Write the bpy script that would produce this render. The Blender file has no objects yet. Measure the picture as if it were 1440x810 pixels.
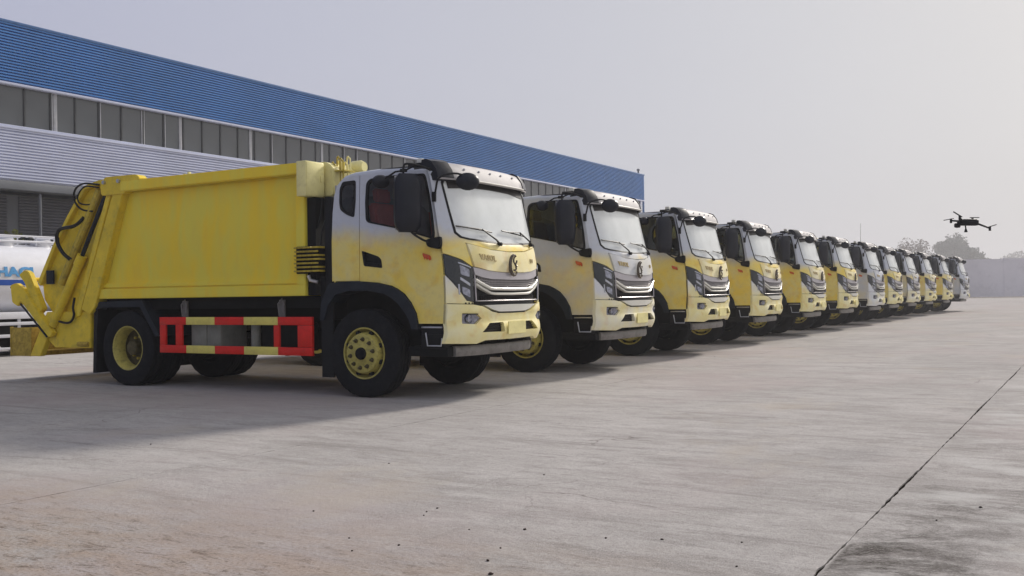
import bpy, bmesh, math, random
from mathutils import Vector, Matrix, noise
from mathutils.geometry import tessellate_polygon
random.seed(7)
D = bpy.data; SC = bpy.context.scene; COL = SC.collection
R = math.radians

# ------------------------------------------------------------------ camera
YAW, PITCH, ROLL, EYE = 29.899, 0.3474, 0.8307, 1.18
cam_d = D.cameras.new('camera'); cam = D.objects.new('camera', cam_d); COL.objects.link(cam)
cam_d.sensor_width = 36; cam_d.lens = 35.0; cam_d.clip_start = 0.05; cam_d.clip_end = 3000
fw = Vector((-math.sin(R(YAW))*math.cos(R(PITCH)), math.cos(R(YAW))*math.cos(R(PITCH)), math.sin(R(PITCH))))
r0 = Vector((math.cos(R(YAW)), math.sin(R(YAW)), 0)); u0 = r0.cross(fw)
cr, sr = math.cos(R(ROLL)), math.sin(R(ROLL))
rv = cr*r0 - sr*u0; uv = sr*r0 + cr*u0
cam.matrix_world = Matrix(((rv.x, uv.x, -fw.x, 0), (rv.y, uv.y, -fw.y, 0), (rv.z, uv.z, -fw.z, EYE), (0, 0, 0, 1)))
SC.camera = cam

# ------------------------------------------------------------------ sky, sun, exposure
SUN_EL, SUN_AZ = 30.0, 9.0            # azimuth: degrees from +Y towards +X
w = D.worlds.new('World'); SC.world = w; w.use_nodes = True
nt = w.node_tree; nt.nodes.clear()
out = nt.nodes.new('ShaderNodeOutputWorld'); mix = nt.nodes.new('ShaderNodeMixShader')
b1 = nt.nodes.new('ShaderNodeBackground'); b2 = nt.nodes.new('ShaderNodeBackground')
sky = nt.nodes.new('ShaderNodeTexSky'); sky.sky_type = 'NISHITA'; sky.sun_disc = False
sky.sun_elevation = R(SUN_EL); sky.sun_rotation = R(SUN_AZ); sky.dust_density = 4.0; sky.air_density = 1.0
b1.inputs[1].default_value = 0.08
tc = nt.nodes.new('ShaderNodeTexCoord'); sp = nt.nodes.new('ShaderNodeSeparateXYZ')
ramp = nt.nodes.new('ShaderNodeValToRGB')
dotn = nt.nodes.new('ShaderNodeVectorMath'); dotn.operation = 'DOT_PRODUCT'
dotn.inputs[1].default_value = (math.sin(R(50))*math.cos(R(8)), math.cos(R(50))*math.cos(R(8)), math.sin(R(8)))
nrmn = nt.nodes.new('ShaderNodeVectorMath'); nrmn.operation = 'NORMALIZE'; nt.links.new(tc.outputs['Generated'], nrmn.inputs[0]); nt.links.new(nrmn.outputs[0], dotn.inputs[0])
mrd = nt.nodes.new('ShaderNodeMapRange'); mrd.inputs[1].default_value = -1; mrd.inputs[2].default_value = 1; nt.links.new(dotn.outputs['Value'], mrd.inputs[0])
nt.links.new(mrd.outputs[0], ramp.inputs[0])
e = ramp.color_ramp.elements
e[0].position = 0.0; e[0].color = (0.20, 0.235, 0.35, 1)
e[1].position = 1.0; e[1].color = (0.88, 0.85, 0.84, 1)
m_ = e.new(0.37); m_.color = (0.475, 0.495, 0.635, 1)
m_ = e.new(0.80); m_.color = (0.655, 0.66, 0.685, 1)
nz = nt.nodes.new('ShaderNodeTexNoise'); nz.inputs['Scale'].default_value = 1.6; nz.inputs['Detail'].default_value = 3
mp = nt.nodes.new('ShaderNodeMapping'); mp.inputs['Scale'].default_value = (1, 1, 3)
nt.links.new(tc.outputs['Generated'], mp.inputs[0]); nt.links.new(mp.outputs[0], nz.inputs[0])
mm = nt.nodes.new('ShaderNodeMapRange'); mm.inputs[3].default_value = 0.95; mm.inputs[4].default_value = 1.05
nt.links.new(nz.outputs[0], mm.inputs[0])
vm = nt.nodes.new('ShaderNodeVectorMath'); vm.operation = 'SCALE'
nt.links.new(ramp.outputs[0], vm.inputs[0]); nt.links.new(mm.outputs[0], vm.inputs['Scale'])
nt.links.new(vm.outputs[0], b2.inputs[0]); b2.inputs[1].default_value = 0.96
nt.links.new(sky.outputs[0], b1.inputs[0])
mix.inputs[0].default_value = 0.94
nt.links.new(b1.outputs[0], mix.inputs[1]); nt.links.new(b2.outputs[0], mix.inputs[2]); nt.links.new(mix.outputs[0], out.inputs[0])

sd = D.lights.new('sun', 'SUN'); sd.energy = 4.1; sd.angle = R(7.5); sd.color = (1.0, 0.93, 0.84)
so = D.objects.new('sun', sd); COL.objects.link(so)
sdir = Vector((math.sin(R(SUN_AZ))*math.cos(R(SUN_EL)), math.cos(R(SUN_AZ))*math.cos(R(SUN_EL)), math.sin(R(SUN_EL))))
so.rotation_euler = sdir.to_track_quat('Z', 'Y').to_euler(); so.location = (0, 0, 30)
SC.view_settings.view_transform = 'Standard'; SC.view_settings.look = 'None'
SC.view_settings.exposure = 0.0; SC.view_settings.gamma = 1.0

# ------------------------------------------------------------------ materials
def N(t, ty, **kw):
    n = t.nodes.new(ty)
    for k, v in kw.items(): n.inputs[k].default_value = v
    return n
def base(name, col, rough=0.5, metal=0.0, var=0.12, scale=6.0, bump=0.0, bscale=60.0, coat=0.0, dirt=0.0, dirtcol=(.16, .14, .12), spec=.2):
    m = D.materials.new(name); m.use_nodes = True; t = m.node_tree; b = t.nodes['Principled BSDF']
    b.inputs['Roughness'].default_value = rough; b.inputs['Metallic'].default_value = metal
    b.inputs['Coat Weight'].default_value = coat; b.inputs['Specular IOR Level'].default_value = spec; b.inputs['Coat Roughness'].default_value = 0.15
    tc = N(t, 'ShaderNodeTexCoord'); nz = N(t, 'ShaderNodeTexNoise', Scale=scale, Detail=5.0, Roughness=0.6)
    t.links.new(tc.outputs['Object'], nz.inputs['Vector'])
    mr = N(t, 'ShaderNodeMapRange'); mr.inputs[1].default_value = .3; mr.inputs[2].default_value = .7
    mr.inputs[3].default_value = 1-var; mr.inputs[4].default_value = 1+var
    t.links.new(nz.outputs[0], mr.inputs[0])
    sc = N(t, 'ShaderNodeVectorMath'); sc.operation = 'SCALE'; sc.inputs[0].default_value = col
    t.links.new(mr.outputs[0], sc.inputs['Scale'])
    last = sc.outputs[0]
    if dirt > 0:
        n2 = N(t, 'ShaderNodeTexNoise', Scale=scale*2.3, Detail=8.0, Roughness=0.7)
        t.links.new(tc.outputs['Object'], n2.inputs['Vector'])
        m2 = N(t, 'ShaderNodeMapRange'); m2.inputs[1].default_value = .5; m2.inputs[2].default_value = .72; m2.inputs[4].default_value = dirt
        t.links.new(n2.outputs[0], m2.inputs[0])
        mx = N(t, 'ShaderNodeMix'); mx.data_type = 'RGBA'; mx.inputs[7].default_value = (*dirtcol, 1)
        t.links.new(m2.outputs[0], mx.inputs[0]); t.links.new(last, mx.inputs[6]); last = mx.outputs[2]
    t.links.new(last, b.inputs['Base Color'])
    if bump > 0:
        n3 = N(t, 'ShaderNodeTexNoise', Scale=bscale, Detail=4.0); t.links.new(tc.outputs['Object'], n3.inputs['Vector'])
        bp = N(t, 'ShaderNodeBump', Strength=bump, Distance=0.01); t.links.new(n3.outputs[0], bp.inputs['Height'])
        t.links.new(bp.outputs[0], b.inputs['Normal'])
    return m

def paint(name, z0, z1, yellow=(.80, .60, .12), white=(.56, .59, .65), strength=1.0, n_amp=.9, pale=(.80, .74, .36), pale_amt=.45, dust=.25, orange=.40, zs=1.0):
    """white cab primer under an uneven coat of yellow: 'paint' custom property = how white the truck still is"""
    m = D.materials.new(name); m.use_nodes = True; t = m.node_tree; b = t.nodes['Principled BSDF']
    b.inputs['Roughness'].default_value = .38; b.inputs['Coat Weight'].default_value = .12; b.inputs['Coat Roughness'].default_value = .15; b.inputs['Specular IOR Level'].default_value = .35
    tc = N(t, 'ShaderNodeTexCoord'); sp = N(t, 'ShaderNodeSeparateXYZ'); t.links.new(tc.outputs['Object'], sp.inputs[0])
    at = N(t, 'ShaderNodeAttribute'); at.attribute_type = 'OBJECT'; at.attribute_name = 'paint'
    a2 = N(t, 'ShaderNodeAttribute'); a2.attribute_type = 'OBJECT'; a2.attribute_name = 'shift'
    cb = N(t, 'ShaderNodeCombineXYZ'); t.links.new(a2.outputs['Fac'], cb.inputs[0]); t.links.new(a2.outputs['Fac'], cb.inputs[1])
    mz = N(t, 'ShaderNodeMapping'); mz.inputs['Scale'].default_value = (1, 1, zs); t.links.new(tc.outputs['Object'], mz.inputs[0])
    ad = N(t, 'ShaderNodeVectorMath'); ad.operation = 'ADD'; t.links.new(mz.outputs[0], ad.inputs[0]); t.links.new(cb.outputs[0], ad.inputs[1])
    n1 = N(t, 'ShaderNodeTexNoise', Scale=2.2, Detail=3.0, Roughness=.5); t.links.new(ad.outputs[0], n1.inputs['Vector'])
    n2 = N(t, 'ShaderNodeTexNoise', Scale=3.4, Detail=2.0); n2.inputs['Distortion'].default_value = .6; t.links.new(ad.outputs[0], n2.inputs['Vector'])
    hz = N(t, 'ShaderNodeMapRange'); hz.inputs[1].default_value = z1; hz.inputs[2].default_value = z0; t.links.new(sp.outputs['Z'], hz.inputs[0])
    hz.inputs[3].default_value = -.9; hz.inputs[4].default_value = .75
    xr = N(t, 'ShaderNodeMapRange'); xr.inputs[1].default_value = -.5; xr.inputs[2].default_value = .1; xr.inputs[3].default_value = .35; xr.inputs[4].default_value = 0; t.links.new(sp.outputs['X'], xr.inputs[0])
    hx = N(t, 'ShaderNodeMath'); hx.operation = 'ADD'; t.links.new(hz.outputs[0], hx.inputs[0]); t.links.new(xr.outputs[0], hx.inputs[1])
    na = N(t, 'ShaderNodeMath'); na.operation = 'MULTIPLY_ADD'; t.links.new(n1.outputs[0], na.inputs[0]); na.inputs[1].default_value = n_amp*1.6
    t.links.new(hx.outputs[0], na.inputs[2])
    s1 = N(t, 'ShaderNodeMath'); s1.operation = 'SUBTRACT'; t.links.new(na.outputs[0], s1.inputs[0]); t.links.new(at.outputs['Fac'], s1.inputs[1])
    s2 = N(t, 'ShaderNodeMapRange'); s2.inputs[1].default_value = .25; s2.inputs[2].default_value = 1.15; s2.inputs[4].default_value = strength
    s2.interpolation_type = 'SMOOTHSTEP'; t.links.new(s1.outputs[0], s2.inputs[0])
    # second thin pass: pale areas and orange thicker areas
    pr = N(t, 'ShaderNodeMapRange'); pr.inputs[1].default_value = .38; pr.inputs[2].default_value = .62; pr.inputs[4].default_value = pale_amt
    t.links.new(n2.outputs[0], pr.inputs[0])
    mx0 = N(t, 'ShaderNodeMix'); mx0.data_type = 'RGBA'; mx0.inputs[6].default_value = (*yellow, 1); mx0.inputs[7].default_value = (*pale, 1)
    t.links.new(pr.outputs[0], mx0.inputs[0])
    n3 = N(t, 'ShaderNodeTexNoise', Scale=5.0, Detail=2.0); t.links.new(ad.outputs[0], n3.inputs['Vector'])
    orr = N(t, 'ShaderNodeMapRange'); orr.inputs[1].default_value = .56; orr.inputs[2].default_value = .70; orr.inputs[4].default_value = orange
    t.links.new(n3.outputs[0], orr.inputs[0])
    mx1 = N(t, 'ShaderNodeMix'); mx1.data_type = 'RGBA'; mx1.inputs[7].default_value = (.72, .40, .06, 1)
    t.links.new(orr.outputs[0], mx1.inputs[0]); t.links.new(mx0.outputs[2], mx1.inputs[6])
    mx = N(t, 'ShaderNodeMix'); mx.data_type = 'RGBA'; mx.inputs[6].default_value = (*white, 1)
    t.links.new(s2.outputs[0], mx.inputs[0]); t.links.new(mx1.outputs[2], mx.inputs[7])
    # road dust
    n4 = N(t, 'ShaderNodeTexNoise', Scale=14.0, Detail=8.0, Roughness=.7); t.links.new(ad.outputs[0], n4.inputs['Vector'])
    dr = N(t, 'ShaderNodeMapRange'); dr.inputs[1].default_value = .5; dr.inputs[2].default_value = .8; dr.inputs[4].default_value = dust
    t.links.new(n4.outputs[0], dr.inputs[0])
    mx2 = N(t, 'ShaderNodeMix'); mx2.data_type = 'RGBA'; mx2.inputs[7].default_value = (.36, .31, .22, 1)
    t.links.new(dr.outputs[0], mx2.inputs[0]); t.links.new(mx.outputs[2], mx2.inputs[6])
    t.links.new(mx2.outputs[2], b.inputs['Base Color'])
    rr = N(t, 'ShaderNodeMapRange'); rr.inputs[3].default_value = .28; rr.inputs[4].default_value = .55; t.links.new(n4.outputs[0], rr.inputs[0])
    t.links.new(rr.outputs[0], b.inputs['Roughness'])
    return m

def concrete():
    m = D.materials.new('worn_concrete'); m.use_nodes = True; t = m.node_tree; b = t.nodes['Principled BSDF']
    b.inputs['Roughness'].default_value = 1.0; b.inputs['Specular IOR Level'].default_value = .04
    tc = N(t, 'ShaderNodeTexCoord'); L = t.links.new
    def noi(scale, det, rough=.6, sx=1, sy=1, dist=0):
        mpp = N(t, 'ShaderNodeMapping'); mpp.inputs['Scale'].default_value = (sx, sy, 1); L(tc.outputs['Object'], mpp.inputs[0])
        n = N(t, 'ShaderNodeTexNoise', Scale=scale, Detail=det, Roughness=rough); n.inputs['Distortion'].default_value = dist; L(mpp.outputs[0], n.inputs['Vector']); return n.outputs[0]
    def mr(s, a, b_, c, d):
        n = N(t, 'ShaderNodeMapRange'); n.inputs[1].default_value = a; n.inputs[2].default_value = b_; n.inputs[3].default_value = c; n.inputs[4].default_value = d; L(s, n.inputs[0]); return n.outputs[0]
    def mixc(f, a, b_):
        n = N(t, 'ShaderNodeMix'); n.data_type = 'RGBA'; L(f, n.inputs[0])
        if isinstance(a, tuple): n.inputs[6].default_value = (*a, 1)
        else: L(a, n.inputs[6])
        if isinstance(b_, tuple): n.inputs[7].default_value = (*b_, 1)
        else: L(b_, n.inputs[7])
        return n.outputs[2]
    def mul(a, b_):
        n = N(t, 'ShaderNodeMath'); n.operation = 'MULTIPLY'; L(a, n.inputs[0]); L(b_, n.inputs[1]); return n.outputs[0]
    c = mixc(mr(noi(.35, 7, .68), .38, .62, 0, 1), (.325, .302, .288), (.440, .416, .400))
    c = mixc(mr(noi(2.2, 9, .8, .8, 1.6, .6), .44, .62, 0, .6), c, (.54, .515, .50))
    c = mixc(mr(noi(.22, 6, .7, 1, .5, .8), .46, .68, 0, .65), c, (.30, .285, .275))
    c = mixc(mr(noi(1.5, 10, .82, .5, 2.2, .7), .50, .62, 0, .80), c, (.235, .215, .205))
    c = mixc(mr(noi(5.0, 10, .85, .8, 2.0), .52, .64, 0, .70), c, (.18, .165, .157))
    c = mixc(mr(noi(11, 8, .85, .8, 1.6), .54, .66, 0, .6), c, (.56, .54, .52))
    c = mixc(mr(noi(38, 5, .8), .46, .68, 0, .60), c, (.20, .186, .176))
    c = mixc(mr(noi(120, 3, .75), .44, .66, 0, .50), c, (.60, .58, .55))
    c = mixc(mr(noi(.28, 5, .6, 1, .7), .50, .62, 0, .55), c, (.40, .345, .335))
    c = mixc(mr(noi(.45, 6, .65, 1.3, .8), .56, .66, 0, .45), c, (.42, .37, .31))
    # tyre scuffs running along and across the yard
    c = mixc(mr(noi(.9, 8, .7, .25, 5.0, .3), .58, .70, 0, .45), c, (.22, .205, .195))
    c = mixc(mr(noi(1.3, 8, .7, 6.0, .3, .3), .62, .74, 0, .35), c, (.22, .205, .195))
    sp = N(t, 'ShaderNodeSeparateXYZ'); L(tc.outputs['Object'], sp.inputs[0])
    # warm earth spilled over the yard near the left foreground
    ew = mul(mr(sp.outputs['Y'], 3.0, 4.4, 1, 0), mr(sp.outputs['X'], -1.7, -1.0, 1, 0))
    ew2 = mul(ew, mr(noi(2.2, 9, .75, 1, 2.0), .38, .60, 0, .62)); c = mixc(ew2, c, (.36, .27, .20))
    cl = mul(mr(sp.outputs['Y'], 3.1, 4.1, 1, 0), mr(noi(5.0, 10, .85, 1, 2.6, .6), .53, .61, 0, .9)); c = mixc(mul(cl, mr(sp.outputs['X'], -1.7, -1.1, 1, 0)), c, (.13, .10, .08))
    gr = mul(ew, mr(noi(60, 4, .8), .50, .62, 0, .6)); c = mixc(gr, c, (.17, .13, .10))
    # black dirt caught right of the joint
    dx = mul(mr(sp.outputs['X'], -.95, -.93, 0, 1), mr(sp.outputs['X'], -.75, -.05, 1, 0)); dy = mr(sp.outputs['Y'], 4.6, 6.6, 1, 0)
    dd = mul(mul(dx, dy), mr(noi(1.3, 10, .78, 1, 1, .9), .47, .58, 0, 1)); dg = mul(dd, mr(noi(55, 5, .85), .36, .54, .35, 1)); c = mixc(dg, c, (.055, .048, .042))
    d2 = mul(mr(sp.outputs['X'], -.95, -.85, .0, 1), mr(sp.outputs['Y'], 5.0, 10.0, 1, 0)); d3 = mul(d2, mr(noi(.9, 10, .80, 1, 1.3, 1.0), .50, .62, 0, .85)); c = mixc(mul(d3, mr(noi(50, 5, .85), .40, .56, .3, 1)), c, (.08, .07, .062))
    wx = mul(mr(sp.outputs['X'], -.93, -.7, 0, 1), mr(noi(1.1, 6, .65, 1, 2), .50, .62, 0, .6)); c = mixc(wx, c, (.54, .53, .51))
    fd = mul(mr(noi(.8, 6, .7, 1, 1.5), .56, .66, 0, 1), mr(sp.outputs['Y'], 3.5, 8.0, 1, 0)); c = mixc(mul(fd, mr(noi(42, 5, .85), .48, .60, 0, .8)), c, (.12, .105, .095))
    # small cracks
    vo = N(t, 'ShaderNodeTexVoronoi', Scale=.30); vo.feature = 'DISTANCE_TO_EDGE'
    wv = N(t, 'ShaderNodeTexNoise', Scale=1.2, Detail=6.0); L(tc.outputs['Object'], wv.inputs['Vector'])
    va = N(t, 'ShaderNodeVectorMath'); va.operation = 'ADD'; L(tc.outputs['Object'], va.inputs[0]); L(wv.outputs[1], va.inputs[1]); L(va.outputs[0], vo.inputs['Vector'])
    ck = mul(mr(vo.outputs[0], .0, .0035, 1, 0), mr(noi(.5, 3), .55, .62, 0, .6)); c = mixc(ck, c, (.12, .10, .095))
    L(c, b.inputs['Base Color'])
    bp = N(t, 'ShaderNodeBump', Strength=.7, Distance=.012); L(noi(30, 8, .8), bp.inputs['Height']); L(bp.outputs[0], b.inputs['Normal'])
    return m

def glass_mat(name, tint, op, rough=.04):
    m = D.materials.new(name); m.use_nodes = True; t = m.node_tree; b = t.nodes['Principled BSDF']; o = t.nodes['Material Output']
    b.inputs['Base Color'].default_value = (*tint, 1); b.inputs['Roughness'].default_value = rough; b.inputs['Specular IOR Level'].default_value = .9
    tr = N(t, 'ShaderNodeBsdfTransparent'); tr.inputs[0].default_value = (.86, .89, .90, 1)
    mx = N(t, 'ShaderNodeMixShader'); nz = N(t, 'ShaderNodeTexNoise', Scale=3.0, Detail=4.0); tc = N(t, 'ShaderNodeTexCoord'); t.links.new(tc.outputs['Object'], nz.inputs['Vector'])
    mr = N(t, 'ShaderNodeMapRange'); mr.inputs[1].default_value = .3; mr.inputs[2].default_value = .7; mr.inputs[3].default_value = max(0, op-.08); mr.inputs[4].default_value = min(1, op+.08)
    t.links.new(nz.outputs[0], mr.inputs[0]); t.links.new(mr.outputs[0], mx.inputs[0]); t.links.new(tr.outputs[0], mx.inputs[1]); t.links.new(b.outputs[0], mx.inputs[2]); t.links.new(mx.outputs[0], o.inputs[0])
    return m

M = {}
M['concrete'] = concrete()
M['earth'] = base('packed_earth', (.25, .22, .19), .95, var=.2, scale=.5)
M['joint'] = base('joint_dirt', (.012, .010, .009), .95, spec=.0)
M['cab'] = paint('cab_paint', 1.66, 2.22, yellow=(.90, .68, .11), n_amp=.65, pale_amt=.5, orange=.28)
M['visorp'] = base('white_primer', (.40, .385, .39), .6, dirt=.35, dirtcol=(.42, .38, .34))
M['hood'] = paint('hood_paint', 1.9, 2.5, yellow=(.88, .76, .32), n_amp=.4, pale=(.92, .86, .58), pale_amt=.6, dust=.1)
M['bump'] = paint('bumper_paint', 1.05, 1.6, yellow=(.90, .80, .36), n_amp=.8, pale=(.94, .90, .60), pale_amt=.7, white=(.74, .76, .80), dust=.12)
M['body'] = paint('body_paint', 3.6, 4.6, yellow=(.90, .66, .03), n_amp=.9, white=(.62, .58, .26), pale=(.78, .70, .09), pale_amt=.7, dust=.10, orange=.10, zs=.35)
M['pale_box'] = base('pale_yellow_paint', (.82, .75, .34), .45, coat=.2, var=.08, dirt=.3, dirtcol=(.4, .33, .15))
M['oldyellow'] = base('grimy_yellow_paint', (.50, .38, .05), .5, var=.2, scale=5, dirt=.7, dirtcol=(.13, .12, .06), coat=.1)
M['tail'] = base('tailgate_paint', (.78, .58, .04), .42, var=.14, scale=3, dirt=.5, dirtcol=(.28, .24, .06), coat=.2)
M['rusty'] = base('rusty_plate', (.46, .33, .06), .8, var=.3, scale=12, dirt=.8, dirtcol=(.14, .08, .03), bump=.4)
M['rubber'] = base('tyre_rubber', (.009, .010, .013), .9, var=.25, scale=9, bump=.2, dirt=.35, dirtcol=(.030, .028, .027))
M['rim'] = base('rim_paint', (.50, .43, .11), .4, var=.15, scale=10, dirt=.7, dirtcol=(.14, .12, .05), coat=.2)
M['nut'] = base('dark_nut', (.09, .075, .035), .5, var=.4, scale=20)  # dark base for front lug nuts, rear rim discs and rear hubs
M['black'] = base('black_plastic', (.008, .009, .011), .5, var=.2)
M['slate'] = base('slate_plastic', (.016, .021, .029), .6, var=.2, dirt=.3, dirtcol=(.04, .04, .042))
M['frame'] = base('chassis_black', (.006, .007, .008), .8, var=.3, dirt=.3, dirtcol=(.018, .016, .014))
M['mirror'] = base('mirror_housing', (.014, .016, .024), .3, var=.15, dirt=.2, dirtcol=(.03, .03, .03))
M['chrome'] = base('grille_silver', (.46, .44, .45), .28, metal=.55, var=.08, dirt=.2, dirtcol=(.4, .36, .33))
M['grille'] = base('grille_mesh', (.025, .023, .024), .4, metal=.3)
M['greyband'] = base('fascia_grey', (.50, .48, .50), .35, metal=.3, var=.08)
M['wbar'] = base('grille_bar_paint', (.70, .69, .62), .3, coat=.3, var=.06)
M['steel'] = base('beam_steel', (.22, .21, .20), .5, metal=.35, var=.2, dirt=.5, dirtcol=(.10, .09, .08))
M['dullgrey'] = base('dull_grey_tank', (.24, .24, .21), .55, var=.15, dirt=.4)
M['alu'] = base('brushed_metal', (.55, .55, .56), .35, metal=.8)
M['lamp'] = base('lamp_housing', (.010, .014, .018), .12, var=.3, scale=12, coat=1.0)
M['lens'] = base('lamp_reflector', (.26, .27, .33), .12, metal=.6, var=.5, scale=30, coat=1.0)
M['drl'] = base('lamp_bar', (.50, .52, .58), .2, coat=1)
M['orange'] = base('orange_lens', (.62, .13, .03), .25, coat=1)
M['red'] = base('guard_red', (.72, .022, .014), .42, var=.1, coat=.15, dirt=.3, dirtcol=(.30, .03, .02))
M['gyellow'] = base('guard_yellow', (.74, .64, .16), .45, var=.08, dirt=.3, dirtcol=(.33, .28, .12))
M['ws'] = glass_mat('windscreen_glass', (.93, .97, .97), .74, .10)  # pale base colour paints in the sky reflection, together with a dusty film
M['dwin'] = glass_mat('door_glass', (.012, .018, .024), .20)
M['seat'] = base('red_seat_cover', (.90, .20, .16), .8)
M['seatdark'] = base('brown_seat_cover', (.22, .16, .12), .85)
M['trimgrey'] = base('cab_trim', (.34, .34, .35), .8)
M['hose'] = base('black_hose', (.012, .012, .013), .35)
M['fronttext'] = base('raised_letter_paint', (.50, .40, .20), .35, coat=.2)
M['emblem'] = base('emblem_dark_chrome', (.12, .10, .08), .22, metal=.7, var=.5, scale=30)
M['blue'] = base('blue_cladding', (.042, .20, .54), .34, var=.10, scale=.5, spec=.42)
M['bluecap'] = base('blue_flashing', (.07, .16, .36), .5)
M['wclad'] = base('white_cladding', (.60, .64, .80), .5, var=.06, scale=.4, dirt=.15, dirtcol=(.3, .3, .33))
M['bgrey'] = base('grey_steel_beam', (.13, .14, .16), .6, var=.1, scale=1)
M['shutter'] = base('roller_shutter_steel', (.10, .105, .125), .55, var=.1, scale=1.)
M['pane'] = base('factory_glass', (.085, .095, .105), .14, var=.10, scale=.25, spec=.5)
M['mull'] = base('mullion_dark', (.05, .055, .06), .5)
M['mullw'] = base('mullion_light', (.42, .43, .46), .5)
M['roof'] = base('roof_sheet', (.35, .36, .38), .6)
M['tank'] = base('tank_white', (.70, .71, .76), .3, coat=.4, var=.04, dirt=.15, dirtcol=(.5, .48, .46))
M['tblue'] = base('stripe_blue', (.03, .10, .42), .35)
M['lblue'] = base('letter_blue', (.10, .32, .62), .35)
M['wall'] = base('boundary_wall_render', (.76, .73, .75), .9, var=.12, scale=.15, dirt=.3, dirtcol=(.25, .22, .23))
M['bark'] = base('bark', (.09, .07, .055), .9)
M['leaf'] = base('leaf_green', (.11, .125, .095), .7, var=.3, scale=.8)
M['leafb'] = base('leaf_brown', (.14, .10, .075), .8, var=.3, scale=.8)
M['leafy'] = base('leaf_light', (.14, .15, .04), .7, var=.35, scale=3)
M['drone'] = base('drone_shell', (.015, .015, .017), .5)
M['clod'] = base('dark_clod', (.045, .03, .025), .95, bump=.5)

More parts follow.
